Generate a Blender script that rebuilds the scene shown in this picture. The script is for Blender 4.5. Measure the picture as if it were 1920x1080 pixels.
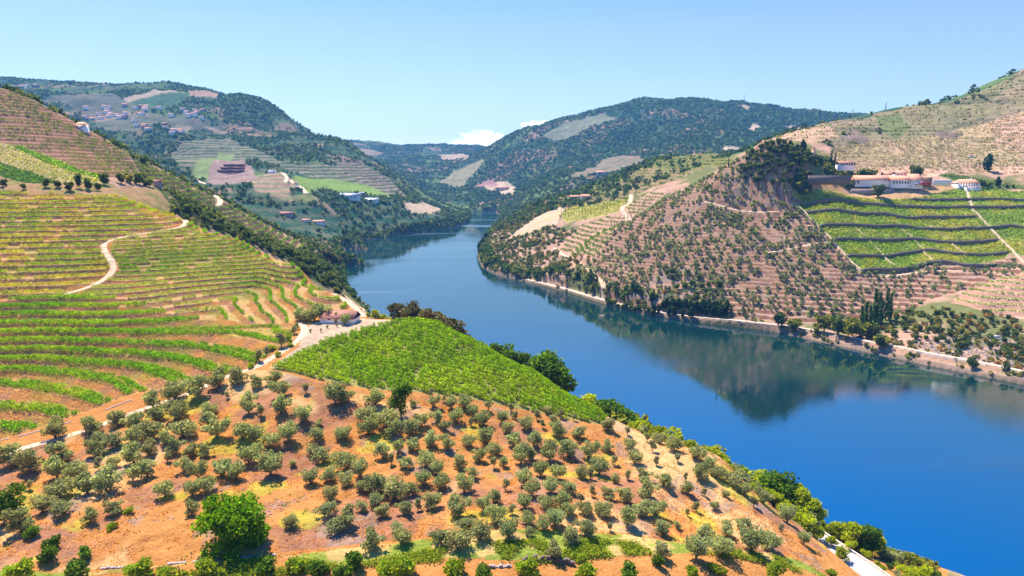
"""River valley with terraced vineyards and an olive grove."""
RES = 1.0
import bpy, math, random
import numpy as np
from math import radians
random.seed(7)
rng = np.random.default_rng(11)
for o in list(bpy.data.objects): bpy.data.objects.remove(o)
S = bpy.context.scene
COL = S.collection
# ------------------------------------------------------------ camera, light, sky, exposure
H = 135.0                       # camera height over the river
F = 1300.0                      # focal length in 1920-wide pixels
PITCH = math.atan(220 / F)
cam_d = bpy.data.cameras.new('camera'); cam = bpy.data.objects.new('camera', cam_d); COL.objects.link(cam)
cam.location = (0, 0, H); cam.rotation_euler = (math.pi / 2 - PITCH, 0, 0)
cam_d.sensor_width = 36; cam_d.lens = 36 * F / 1920
cam_d.clip_start = 0.5; cam_d.clip_end = 30000
S.camera = cam
S.render.resolution_x = 1024; S.render.resolution_y = 576
SUN_EL = radians(58); SUN_AZ = radians(-34)       # azimuth from +Y, negative = left
sd = (math.sin(SUN_AZ) * math.cos(SUN_EL), math.cos(SUN_AZ) * math.cos(SUN_EL), math.sin(SUN_EL))
sl = bpy.data.lights.new('sun', 'SUN'); sl.energy = 5.0; sl.angle = radians(0.55); sl.color = (1.0, 0.91, 0.77)
so = bpy.data.objects.new('sun', sl); COL.objects.link(so)
from mathutils import Vector
so.rotation_euler = Vector(sd).to_track_quat('Z', 'Y').to_euler()
W = bpy.data.worlds.new('World'); S.world = W; W.use_nodes = True
wt = W.node_tree; wt.nodes.clear()
def N(t, ty, **k):
    n = t.nodes.new(ty)
    for a, b in k.items():
        if a == 'inp':
            for i, v in b.items(): n.inputs[i].default_value = v
        else: setattr(n, a, b)
    return n
sky = N(wt, 'ShaderNodeTexSky', sky_type='NISHITA'); sky.sun_disc = False
sky.sun_elevation = SUN_EL; sky.sun_rotation = SUN_AZ
sky.altitude = 300; sky.air_density = 1.0; sky.dust_density = 0.25; sky.ozone_density = 2.5
hs = N(wt, 'ShaderNodeHueSaturation', inp={'Saturation': 1.0, 'Value': 1.0})
bg = N(wt, 'ShaderNodeBackground'); bg.inputs[1].default_value = 0.06
wo = N(wt, 'ShaderNodeOutputWorld')
# two small cumulus clouds low over the far valley, as noise over the view direction
geo = N(wt, 'ShaderNodeTexCoord'); sep = N(wt, 'ShaderNodeSeparateXYZ')
L = wt.links
L.new(geo.outputs['Generated'], sep.inputs[0])
def M(t, op, a, b=None, c=None, clamp=False):
    n = N(t, 'ShaderNodeMath', operation=op); n.use_clamp = clamp
    for i, v in enumerate((a, b, c)):
        if v is None: continue
        if isinstance(v, (int, float)): n.inputs[i].default_value = v
        else: t.links.new(v, n.inputs[i])
    return n.outputs[0]
wx = M(wt, 'DIVIDE', sep.outputs[0], sep.outputs[1]); wz = M(wt, 'DIVIDE', sep.outputs[2], sep.outputs[1])
cno = N(wt, 'ShaderNodeTexNoise', inp={'Scale': 75.0, 'Detail': 6.0, 'Roughness': 0.55})
comb = N(wt, 'ShaderNodeCombineXYZ'); L.new(wx, comb.inputs[0]); L.new(M(wt, 'MULTIPLY', wz, 1.5), comb.inputs[1])
L.new(comb.outputs[0], cno.inputs['Vector'])
def puff(cx, cz, rx, rz):
    dx = M(wt, 'DIVIDE', M(wt, 'SUBTRACT', wx, cx), rx); dz = M(wt, 'DIVIDE', M(wt, 'SUBTRACT', wz, cz), rz)
    return M(wt, 'SUBTRACT', 1.0, M(wt, 'ADD', M(wt, 'MULTIPLY', dx, dx), M(wt, 'MULTIPLY', dz, dz)))
def px2(u, v):
    a = math.atan((540 - v) / F) - PITCH
    return (u - 960) / F / (math.cos(PITCH) + (540 - v) / F * math.sin(PITCH)), math.tan(a)
cl = None
for (u, v, ru, rv) in ((905, 262, 46, 17), (868, 268, 22, 7), (996, 234, 22, 8), (1035, 232, 40, 6)):
    cx, cz = px2(u, v); p = puff(cx, cz, ru / F, rv / F)
    cl = p if cl is None else M(wt, 'MAXIMUM', cl, p)
msk = M(wt, 'MULTIPLY', M(wt, 'ADD', cl, M(wt, 'MULTIPLY', M(wt, 'SUBTRACT', cno.outputs[0], 0.47), 3.2)), 1.6, clamp=True)
front = M(wt, 'GREATER_THAN', sep.outputs[1], 0.0)
msk = M(wt, 'MULTIPLY', msk, front)
mx = N(wt, 'ShaderNodeMixRGB'); L.new(M(wt, 'MULTIPLY', msk, 0.85), mx.inputs[0])
# deeper blue overhead than near the horizon
nrmz = M(wt, 'DIVIDE', M(wt, 'SUBTRACT', sep.outputs[2], 0.19), 0.24, clamp=True)
deep = N(wt, 'ShaderNodeMixRGB', blend_type='MULTIPLY'); L.new(nrmz, deep.inputs[0]); deep.inputs[2].default_value = (.04, 1.02, 2.1, 1)
L.new(sky.outputs[0], hs.inputs['Color']); L.new(hs.outputs[0], deep.inputs[1]); L.new(deep.outputs[0], mx.inputs[1]); mx.inputs[2].default_value = (13, 13, 13.2, 1)
L.new(mx.outputs[0], bg.inputs[0]); L.new(bg.outputs[0], wo.inputs[0])
S.view_settings.view_transform = 'Standard'; S.view_settings.look = 'None'
S.view_settings.exposure = 1.33; S.view_settings.gamma = 1.0
S.cycles.max_bounces = 6; S.cycles.diffuse_bounces = 2; S.cycles.glossy_bounces = 2
S.cycles.transmission_bounces = 2; S.cycles.volume_bounces = 0; S.cycles.transparent_max_bounces = 4
S.cycles.caustics_reflective = False; S.cycles.caustics_refractive = False

# ------------------------------------------------------------ numpy helpers
def hsh(i, j, s):
    n = (i.astype(np.int64) * 374761393 + j.astype(np.int64) * 668265263 + s * 1442695041) & 0xffffffff
    n = ((n ^ (n >> 13)) * 1274126177) & 0xffffffff
    n = n ^ (n >> 16)
    return (n & 0xffff) / 65535.0
def vnoise(x, y, s=0):
    i = np.floor(x); j = np.floor(y); fx = x - i; fy = y - j
    fx = fx * fx * (3 - 2 * fx); fy = fy * fy * (3 - 2 * fy)
    i = i.astype(np.int64); j = j.astype(np.int64)
    a = hsh(i, j, s); b = hsh(i + 1, j, s); c = hsh(i, j + 1, s); d = hsh(i + 1, j + 1, s)
    return (a * (1 - fx) + b * fx) * (1 - fy) + (c * (1 - fx) + d * fx) * fy
def fbm(x, y, sc, o=4, s=0):
    r = 0; amp = 1; tot = 0; f = 1.0 / sc
    for k in range(o):
        r = r + amp * vnoise(x * f + 17.3 * k, y * f - 9.1 * k, s + k); tot += amp; amp *= .55; f *= 2.03
    return r / tot          # 0..1
def ridged(x, y, sc, o=4, s=0):
    r = 0; amp = 1; tot = 0; f = 1.0 / sc
    for k in range(o):
        r = r + amp * (1 - abs(2 * vnoise(x * f + 3.3 * k, y * f + 5.1 * k, s + k) - 1)); tot += amp; amp *= .5; f *= 2.1
    return r / tot
def sstep(a, b, x):
    t = np.clip((x - a) / (b - a), 0, 1); return t * t * (3 - 2 * t)
def pip(px, py, poly):
    poly = np.asarray(poly, float); res = np.zeros(px.shape, bool)
    x0, y0 = poly.min(0); x1, y1 = poly.max(0)
    bb = (px >= x0) & (px <= x1) & (py >= y0) & (py <= y1)
    if not bb.any(): return res
    x = px[bb]; y = py[bb]; c = np.zeros(x.shape, bool); n = len(poly); j = n - 1
    for i in range(n):
        xi, yi = poly[i]; xj, yj = poly[j]
        if yi != yj:
            c ^= ((yi > y) != (yj > y)) & (x < (xj - xi) * (y - yi) / (yj - yi) + xi)
        j = i
    res[bb] = c; return res
def segdist(px, py, pl, closed=False, rmax=1e9):
    pl = np.asarray(pl, float); d = np.full(px.shape, 1e9)
    n = len(pl)
    for i in range(n if closed else n - 1):
        a = pl[i]; b = pl[(i + 1) % n]; ab = b - a; l2 = (ab ** 2).sum() + 1e-9
        t = np.clip(((px - a[0]) * ab[0] + (py - a[1]) * ab[1]) / l2, 0, 1)
        d = np.minimum(d, np.hypot(px - a[0] - t * ab[0], py - a[1] - t * ab[1]))
    return d
def ray(u, v):
    """pixel of the 1920 frame -> azimuth and slope dz per metre of ground distance"""
    u = np.asarray(u, float); v = np.asarray(v, float)
    xc = (u - 960) / F; yc = (540 - v) / F
    dy = math.cos(PITCH) + yc * math.sin(PITCH); dz = -math.sin(PITCH) + yc * math.cos(PITCH)
    return np.arctan2(xc, dy), dz / np.hypot(xc, dy)
def proj(x, y, z):
    zz = z - H; d = y * math.cos(PITCH) - zz * math.sin(PITCH); up = y * math.sin(PITCH) + zz * math.cos(PITCH)
    return 960 + F * x / d, 540 - F * up / d
def P3(u, v, Y):
    """pixel at forward ground distance Y -> world"""
    th, s = ray(u, v); r = Y / np.cos(th)
    return np.array([r * np.sin(th), Y, H + s * r])
def Pw(u, v):
    th, s = ray(u, v); r = -H / s
    return (float(r * np.sin(th)), float(r * np.cos(th)))

# ------------------------------------------------------------ terrain control points: pixel u, v and forward distance
CP = [
 (0,1080,125),(400,1080,125),(800,1080,122),(1200,1080,125),(1500,1080,142),(1640,1080,165),(1500,983,195),
 (1300,950,165),(1000,950,148),(600,950,150),(200,950,150),(0,950,155),(0,860,178),(300,850,180),(600,850,178),(900,850,182),
 (1150,880,180),(1350,860,205),(1180,800,215),(1100,760,222),(1000,700,238),(900,645,258),(820,607,282),(750,600,290),
 (600,740,205),(800,760,203),(1000,790,203),(510,690,225),(700,660,245),(850,690,232),
 (0,835,190),(0,700,240),(0,620,268),(0,560,295),(0,450,355),(0,360,425),(250,740,215),(250,700,235),(250,620,268),(400,680,235),
 (570,612,272),(640,602,280),(700,600,285),(500,600,285),(430,640,255),
 (200,545,305),(200,450,365),(200,370,430),(330,405,430),(215,520,325),(220,460,355),(450,450,400),(560,500,370),(640,555,335),
 (660,585,308),(400,560,310),(400,500,350),(300,480,352),(300,540,315),(500,540,335),
 (450,432,600),(560,480,590),(620,515,620),(400,400,580),(300,360,520),(500,455,600),
 (0,340,445),(150,345,450),(0,300,490),(150,328,480),(0,270,520),(0,210,570),(0,163,620),(120,225,640),(240,292,660),(330,340,700),
 (250,332,600),(330,375,650),(430,415,700),(410,372,780),(480,412,830),(560,452,900),(610,478,950),(60,190,625),(180,262,640),
 (380,330,1500),(430,340,1450),(360,290,1700),(430,325,1550),(520,320,1500),(500,350,1380),(600,380,1350),(540,410,1250),
 (640,420,1330),(680,440,1400),(680,375,1600),(760,385,1650),(800,400,1650),(850,405,1800),(300,300,1900),
 (200,250,2200),(300,240,2200),(100,200,2600),(0,150,3200),(150,162,3300),(230,163,3300),(300,158,3300),(400,176,3200),(500,207,3000),(560,236,2800),
 (630,263,2500),(700,310,2300),(760,346,2200),(830,390,2050),(500,270,2200),(600,320,1850),(680,350,1850),(430,250,2400),
 (650,268,5000),(800,276,5200),(890,277,5200),(700,300,4200),(800,320,3600),(780,345,3000),(860,335,3200),
 (890,297,3700),(950,263,3600),(1020,240,3600),(1100,214,3600),(1200,191,3600),(1290,186,3600),(1400,197,3600),(1500,217,3600),(1560,224,3800),
 (1000,330,2900),(1150,280,2900),(1300,240,3000),(900,370,2500),(950,392,2200),(1050,350,2200),(1200,310,2300),(1350,270,2600),(1450,258,2800),
 (940,420,1350),(1000,385,1350),(1080,362,1350),(1180,322,1400),(1250,293,1400),(1340,287,1350),(1400,286,1250),(1150,380,1150),(1050,410,1100),
 (980,450,1050),(1120,440,1000),(1060,490,880),(1200,370,1050),(1120,535,755),
 (1250,370,950),(1350,320,920),(1440,268,900),(1500,292,880),(1470,279,890),(1530,302,905),(1560,318,900),(1540,305,905),(1485,312,860),(1530,332,860),(1300,420,830),(1400,380,850),(1400,450,760),(1250,500,740),(1200,555,690),
 (1350,570,640),(1450,520,680),(1450,590,600),(1600,600,580),(1550,540,640),(1700,560,600),(1700,625,530),(1260,560,670),
 (1500,365,850),(1540,410,790),(1580,460,730),(1610,505,680),(1700,362,860),(1700,430,770),(1700,490,700),(1850,360,850),(1850,430,760),(1890,490,690),
 (1580,345,900),(1700,345,900),(1800,345,890),(1700,325,960),(1850,330,960),(1550,312,950),(1600,290,1150),(1700,290,1130),(1850,290,1130),
 (1500,270,1250),(1480,256,1400),(1600,235,1500),(1700,230,1500),(1800,220,1450),(1900,220,1350),(1510,238,1650),(1600,223,1700),(1700,200,1700),
 (1800,186,1700),(1860,162,1700),(1918,134,1700),
 (1850,560,570),(1900,520,610),(1800,600,540),(1900,640,500),(1780,560,590),(1900,580,555),
]
def RY(Yd):
    return Yd if Yd <= 600 or Yd > 2050 else 600 + (Yd - 600) * .72 if Yd <= 950 else 852 + (Yd - 950) * .47
pts = [P3(u, v, RY(Yd) if (u >= 1430 or (u >= 1110 and Yd <= 1000)) else Yd) for u, v, Yd in CP]
def addw(u, Y, z):
    th, _ = ray(u, 400); pts.append(np.array([Y * np.tan(th), Y, z]))
for a in [(0,60,30),(960,60,30),(1900,60,25),(2300,120,15),(-500,120,55),(-500,300,85),(-500,500,170),(-500,800,230),
          (450,455,78),(560,440,58),(640,400,42),(330,480,98),(660,360,50),(700,380,30),(690,480,6),
          (120,850,165),(0,900,170),(300,880,110),(240,1000,105),(400,1000,70),(500,1080,40),(560,1080,30),(0,1200,150),(0,1700,200),(200,1500,160),
          (0,3900,440),(300,4000,430),(560,3400,220),(700,2800,60),(800,2550,10),(860,2350,5),
          (1290,4800,300),(1500,4600,330),(1000,4600,200),(1500,1500,150),(1560,2300,120),(1600,1600,170),(1750,1700,200),(1920,1700,270),
          (1440,930,128),(1340,1650,80),(1200,1700,60),(1100,1650,40),(980,1550,10),(1400,1450,150),(1500,893,148),
          (2300,1250,400),(2300,830,150),(2300,660,90),(-500,2500,400),(-500,3800,500),(2300,3000,400),
          (960,7000,250),(300,7000,300),(1600,7000,250),(0,6000,300),(2000,6000,300),
          (1250,930,75),(1180,920,60),(870,300,50),(950,285,45),(1050,265,38),(1200,240,35),(1350,225,28),(1450,212,22)]:
    addw(*a)
pts = np.array(pts)
def dom(x, y):
    return np.arctan2(x, y), 0.75 * np.log(np.hypot(x, y))
cu, cv = dom(pts[:, 0], pts[:, 1])
C2 = 0.02 ** 2
def kern(du, dv): return np.sqrt(du * du + dv * dv + C2)
K = kern(cu[:, None] - cu[None], cv[:, None] - cv[None])
n = len(pts); A = np.zeros((n + 3, n + 3)); A[:n, :n] = K + np.eye(n) * -2e-3
A[:n, n] = 1; A[:n, n + 1] = cu; A[:n, n + 2] = cv; A[n:, :n] = A[:n, n:].T
Wt = np.linalg.solve(A, np.concatenate([pts[:, 2], [0, 0, 0]]))

# ------------------------------------------------------------ polar ground grid (fine where it is near, coarse far off)
dth = 0.00098 * RES
thc = np.concatenate([np.linspace(-1.25, -0.68, 24)[:-1], np.arange(-0.68, 0.68, dth), np.linspace(0.68, 1.25, 24)])
rr = [15.0]
while rr[-1] < 7600:
    r = rr[-1]
    rr.append(r * (1 + (0.035 if r < 95 else 0.0028 * RES if r < 900 else 0.0045 * RES)))
rr = np.array(rr); NT, NR = len(thc), len(rr)
TH, RR = np.meshgrid(thc, rr, indexing='ij')
X = RR * np.sin(TH); Y = RR * np.cos(TH)
Z = np.empty_like(X)
lv = 0.75 * np.log(rr)
for a in range(0, NT, 40):
    t = thc[a:a + 40]
    du = (t[:, None] - cu[None])[:, None, :]; dv = (lv[:, None] - cv[None])[None, :, :]
    k = np.sqrt(du * du + dv * dv + C2)
    Z[a:a + 40] = k @ Wt[:n] + Wt[n] + Wt[n + 1] * t[:, None] + Wt[n + 2] * lv[None]
print('grid', NT, NR, NT * NR)
# river
near_sh = [(1990,1180),(1790,1080)]
RIVER = [(430.,-40.),(330.,40.),(235.,120.)]
def wy(u, Yd):
    th, _ = ray(u, 700); return (float(Yd * np.tan(th)), float(Yd))
RIVER += [wy(1800,208), wy(1650,222), wy(1500,245), wy(1280,292), wy(1050,345), wy(900,400), wy(820,455), wy(760,520), wy(710,600)]
RIVER += [Pw(*p) for p in [(660,558),(655,540),(648,520),(644,500),(650,499),(684,499),(686,497),(652,494),(642,478),(650,467),(688,470),(691,467),(668,460),(668,455),
     (700,449),(745,442),(790,437),(830,431),(862,425),(880,413),(884,406)]]
RIVER += [wy(884,2300), wy(930,2300)]
RIVER += [Pw(*p) for p in [(942,406),(938,412),(925,430),(912,445),(900,465),(896,482),(903,500),(925,513),(950,521),(985,529),(1030,540),(1070,551),(1130,570),(1200,589),
     (1290,603),(1370,611),(1450,622),(1550,644),(1640,664),(1750,688),(1830,704),(1920,722),(2060,765),(2300,850)]]
RIVER += [(620., 60.), (620., -40.)]
RV = np.array(RIVER)
inr = pip(X, Y, RV)
bb = (X > RV[:, 0].min() - 150) & (X < RV[:, 0].max() + 150) & (Y < 2450)
dsh = np.full(X.shape, 999.0); dsh[bb] = segdist(X[bb], Y[bb], RV, True)
far = sstep(900, 2600, RR)
nz1 = fbm(X, Y, 260, 4, 5) - .5; nz2 = ridged(X, Y, 420, 4, 9) - .55
Z += far * (nz1 * 46 + nz2 * 70) * sstep(0, 250, dsh)
Z += sstep(420, 900, RR) * (1 - far) * (fbm(X, Y, 60, 4, 3) - .5) * 10 * sstep(0, 90, dsh)
Z += (1 - sstep(420, 900, RR)) * (fbm(X, Y, 22, 3, 21) - .5) * 1.6
ZB = Z.copy()
up = np.minimum(dsh * 0.75, 2.2 + np.minimum(dsh, 60) * 0.1)
Z = np.where(inr, -np.minimum(dsh * 0.6, 9), np.maximum(Z, up))
# pull very high ground next to the bank down to a steep bank
cap = np.minimum(dsh * 1.5, 1.5 + dsh * 1.15)
Z = np.where(~inr & (Z > cap), cap, Z)

def bil(A, th, r):
    i = np.clip(np.searchsorted(thc, th) - 1, 0, NT - 2); j = np.clip(np.searchsorted(rr, r) - 1, 0, NR - 2)
    a = (th - thc[i]) / (thc[i + 1] - thc[i]); b = (r - rr[j]) / (rr[j + 1] - rr[j])
    return (A[i, j] * (1 - a) + A[i + 1, j] * a) * (1 - b) + (A[i, j + 1] * (1 - a) + A[i + 1, j + 1] * a) * b
def zat(x, y, A=None):
    return bil(Z if A is None else A, np.arctan2(x, y), np.hypot(x, y))
def hit(u, v, r0=60, r1=7000):
    """world point where the sight line of a pixel first meets the ground between ground distances r0 and r1"""
    if u >= 1430 or (u >= 1110 and r1 <= 1060): r0 = RY(r0); r1 = RY(r1) * 1.12 if r1 <= 1100 else r1
    th, s = ray(u, v); th = float(th); s = float(s)
    i = int(np.clip(np.searchsorted(thc, th) - 1, 0, NT - 2)); a = (th - thc[i]) / (thc[i + 1] - thc[i])
    zc = Z[i] * (1 - a) + Z[i + 1] * a
    m = (rr >= r0) & (rr <= r1); r = rr[m]; g = zc[m] - (H + s * r)
    k = np.nonzero(g >= 0)[0]
    if len(k):
        k = k[0]
        if k > 0:
            t = -g[k - 1] / (g[k] - g[k - 1]); R_ = r[k - 1] + t * (r[k] - r[k - 1])
        else: R_ = r[0]
    else:
        R_ = r[np.argmax(g / r)]
    return np.array([R_ * math.sin(th), R_ * math.cos(th), float(bil(Z, th, R_))])
def hp(pl, r0=60, r1=7000):
    return np.array([hit(u, v, r0, r1)[:2] for u, v in pl])
def dense(pl, step=3.0):
    out = []
    for a, b in zip(pl[:-1], pl[1:]):
        n = max(1, int(np.hypot(*(b - a)) / step))
        for k in range(n): out.append(a + (b - a) * k / n)
    out.append(pl[-1]); return np.array(out)
def chaikin(pl, it=2):
    pl = np.asarray(pl, float)
    for _ in range(it):
        q = [pl[0]]
        for a, b in zip(pl[:-1], pl[1:]): q += [a * .75 + b * .25, a * .25 + b * .75]
        q.append(pl[-1]); pl = np.array(q)
    return pl
# ------------------------------------------------------------ land use: polygons on the ground (corners found along sight lines)
def zone(pl, r0=60, r1=7000, res=None):
    return pip(X, Y, hp(pl, r0, r1))
Zz = {}
# near left bank
Zz['grove'] = zone([(-60,1090),(-60,870),(40,845),(170,806),(300,758),(400,718),(470,695),(505,695),(600,718),(700,738),(860,752),(1010,782),(1150,806),(1175,795),(1250,830),(1400,900),(1480,960),(1560,1060),(1560,1090)], 60, 320)
Zz['low'] = zone([(-200,560),(0,562),(130,552),(250,562),(330,590),(400,598),(470,604),(557,608),(550,634),(505,664),(470,690),(400,706),(230,742),(120,785),(-200,845)], 150, 480)
Zz['nose'] = zone([(205,470),(215,450),(250,438),(335,425),(352,412),(400,430),(460,456),(520,480),(560,502),(610,533),(640,556),(662,580),(640,580),(560,588),(545,606),(470,604),(400,598),(330,590),(250,562),(150,552),(205,525),(225,505)], 200, 470)
Zz['upper'] = zone([(-200,357),(0,357),(80,362),(170,368),(250,378),(320,400),(333,408),(345,418),(290,432),(215,444),(190,460),(205,485),(212,505),(190,525),(128,550),(0,560),(-200,560)], 200, 640)
Zz['dense'] = zone([(508,692),(560,665),(610,640),(680,618),(745,603),(815,602),(870,628),(950,670),(1050,722),(1120,760),(1140,785),(1128,797),(1060,785),(1010,774),(860,745),(700,731),(600,712)], 150, 330)
Zz['scrub'] = zone([(-60,1100),(-60,1075),(150,1075),(300,1062),(420,1050),(540,1045),(640,1060),(960,1050),(1100,1050),(1240,1040),(1400,1030),(1500,1052),(1580,1100)], 60, 200)
Zz['strip'] = zone([(-200,357),(-200,322),(0,326),(100,340),(190,352),(290,352),(310,372),(330,400),(250,378),(170,368)], 300, 700)
Zz['yellow'] = zone([(-200,262),(0,266),(25,273),(80,302),(150,325),(190,338),(195,345),(120,344),(60,322),(0,303),(-200,290)], 300, 800)
Zz['greenA'] = zone([(8,268),(45,275),(110,300),(160,322),(200,332),(200,340),(150,326),(80,303),(25,274)], 300, 800)
Zz['greenB'] = zone([(-200,290),(0,303),(60,322),(120,344),(60,345),(0,330),(-200,322)], 300, 720)
Zz['brown'] = zone([(-200,150),(0,163),(60,187),(130,224),(200,262),(242,292),(262,325),(240,332),(200,332),(160,322),(110,300),(45,275),(8,268),(-200,262)], 350, 900)
Zz['ridge'] = zone([(245,294),(300,320),(360,345),(410,372),(470,405),(520,432),(560,452),(600,475),(560,470),(480,440),(430,410),(350,372),(290,350),(262,325)], 500, 1100)
Zz['gully'] = zone([(290,352),(350,372),(430,410),(480,440),(560,472),(600,480),(636,500),(640,540),(560,500),(460,452),(400,430),(352,412),(330,400),(310,372)], 440, 900)
# right bank
Zz['walled'] = zone([(1484,360),(1500,352),(1545,358),(1600,370),(1660,376),(1730,372),(1790,355),(1840,350),(1960,352),(1990,480),(1893,476),(1824,499),(1783,491),(1755,491),(1684,506),(1612,509),(1588,480),(1560,449),(1535,424),(1508,399),(1485,373)], 560, 1000)
Zz['drygrass'] = zone([(1500,350),(1560,342),(1700,347),(1790,352),(1730,372),(1660,376),(1600,370),(1545,358)], 700, 1000)
Zz['cone'] = zone([(1110,492),(1150,440),(1200,400),(1250,350),(1330,312),(1400,285),(1440,270),(1500,285),(1520,320),(1500,340),(1484,365),(1508,399),(1560,449),(1612,509),(1684,506),(1755,491),(1824,499),(1900,480),(1960,480),(1960,512),(1860,530),(1740,560),(1700,590),(1600,606),(1500,606),(1380,598),(1250,585),(1140,560)], 560, 1050)
Zz['corner'] = zone([(1780,566),(1830,532),(1920,508),(2000,500),(2000,600),(1920,598),(1850,585)], 500, 760)
Zz['midup'] = zone([(1000,382),(1080,360),(1180,322),(1250,292),(1340,286),(1420,286),(1330,310),(1260,340),(1200,362),(1185,372),(1100,376),(1060,392)], 900, 1700)
Zz['midyel'] = zone([(1052,402),(1075,380),(1185,364),(1183,390),(1150,400),(1060,418)], 850, 1400)
Zz['midlow'] = zone([(1040,465),(1085,425),(1150,402),(1185,380),(1240,350),(1250,362),(1200,400),(1150,440),(1110,490)], 750, 1250)
Zz['midtan'] = zone([(943,452),(1010,405),(1062,384),(1045,420),(1005,432)], 900, 1500)
Zz['back'] = zone([(1540,312),(1560,275),(1700,258),(1800,240),(1930,205),(2000,190),(2000,320),(1920,322),(1760,325),(1720,335),(1560,335)], 930, 1500)
Zz['backgreen'] = zone([(1758,330),(1780,318),(1900,318),(1990,320),(1990,352),(1800,350),(1790,340)], 880, 1060)
Zz['backtop'] = zone([(1440,262),(1500,240),(1600,223),(1700,200),(1800,184),(1860,162),(1920,130),(2050,80),(2050,190),(1930,205),(1800,240),(1700,258),(1560,275),(1500,268)], 1150, 2000)
NEARL = (TH < 0.6) & (RR < 470)

# ------------------------------------------------------------ terraces cut into the slopes
FZ = {}
def soft(m, k=3):
    a = m.astype(np.float32)
    for _ in range(k):
        b = a.copy(); b[1:-1, 1:-1] = (a[:-2, 1:-1] + a[2:, 1:-1] + a[1:-1, :-2] + a[1:-1, 2:] + 4 * a[1:-1, 1:-1]) / 8; a = b
    return a
def terr(mask, h, sharp=0.35, base=None):
    """benches of height step h: flat for most of the way, then a short steep bank"""
    global Z
    b = Z if base is None else base
    k = np.floor(b / h); f = b / h - k
    g = np.where(f < 1 - sharp, f * 0.15, 0.15 * (1 - sharp) + (f - (1 - sharp)) / sharp * (1 - 0.15 * (1 - sharp)))
    w = soft(mask)
    Z = Z + w * ((k + g) * h - b)
TERR = {'low': 2.05, 'nose': 1.45, 'upper': 2.2, 'brown': 3.0, 'ridge': 4.0, 'corner': 3.2, 'midup': 5.0, 'midlow': 4.2, 'back': 3.6, 'cone': 3.0}
ZC = Z.copy(); SN = ZC + .19 * np.clip(X + 128, 0, 70)                    # smooth ground: contour lines of this are the vine rows
wob = (fbm(X, Y, 45, 3, 77) - .5)
for k_, h_ in TERR.items():
    if k_ == 'cone': terr(Zz[k_], h_, 0.22, ZC + wob * 3)
    elif k_ == 'nose': terr(Zz[k_], h_, .35, SN)
    else: terr(Zz[k_], h_, 0.4 if k_ in ('low',) else 0.35, ZC)
# walled terraces of the far bank: each dry-stone wall is a step; the ground between two walls is evened out
WALLS = [
 [(1613,508),(1645,504.5),(1684,505.5),(1720,498),(1755,491),(1783,491),(1824,499),(1870,497.5),(1905,494)],
 [(1588,479),(1627,480),(1675,479),(1700,474),(1730,469),(1755,469),(1801,478),(1840,477),(1893,472)],
 [(1560,449),(1629,448),(1677,450),(1714,446),(1767,454),(1801,455.5),(1875,449)],
 [(1535,424),(1608,421.6),(1691,422.7),(1723,428.5),(1778,430.8),(1847,427.3),(1893,421.6),(1925,427),(1960,430)],
 [(1507,398.6),(1595,397.5),(1659,399.8),(1693,407.8),(1719,407.8),(1833,406.7)],
 [(1484,373),(1595,378),(1641,382.5),(1671,386),(1733,388),(1820,388),(1920,387),(1990,388)],
 [(1706,373.5),(1820,374.5),(1920,374.5),(1990,375)],
]
ZW = Z.copy()
WPL = [chaikin(hp(w, 560, 1000), 2) for w in WALLS]
AMP = 1.55
wr = []; wa = []
for w in WPL:
    th = np.arctan2(w[:, 0], w[:, 1]); r = np.hypot(w[:, 0], w[:, 1]); o = np.argsort(th); th = th[o]; r = r[o]
    wr.append(np.interp(thc, th, r)); a = sstep(0, 0.004, thc - th[0]) * sstep(0, 0.004, th[-1] - thc); wa.append(a * AMP)
off = np.zeros_like(Z)
for i in range(NT):
    ks = [k for k in range(len(wr)) if wa[k][i] > 0.01]
    if not ks: continue
    ks.sort(key=lambda k: wr[k][i]); R_ = [wr[k][i] for k in ks]; A_ = [wa[k][i] for k in ks]
    o = np.zeros(NR); q = np.searchsorted(R_, rr)
    m = q == 0; o[m] = -A_[0] * np.exp(-(R_[0] - rr[m]) / 14)
    m = q == len(ks); o[m] = A_[-1] * np.exp(-(rr[m] - R_[-1]) / 22)
    for s_ in range(1, len(ks)):
        m = q == s_; t = (rr[m] - R_[s_ - 1]) / max(1e-3, R_[s_] - R_[s_ - 1])
        o[m] = A_[s_ - 1] * (1 - t) - A_[s_] * t
    off[i] = o
Z = Z + off
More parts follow.
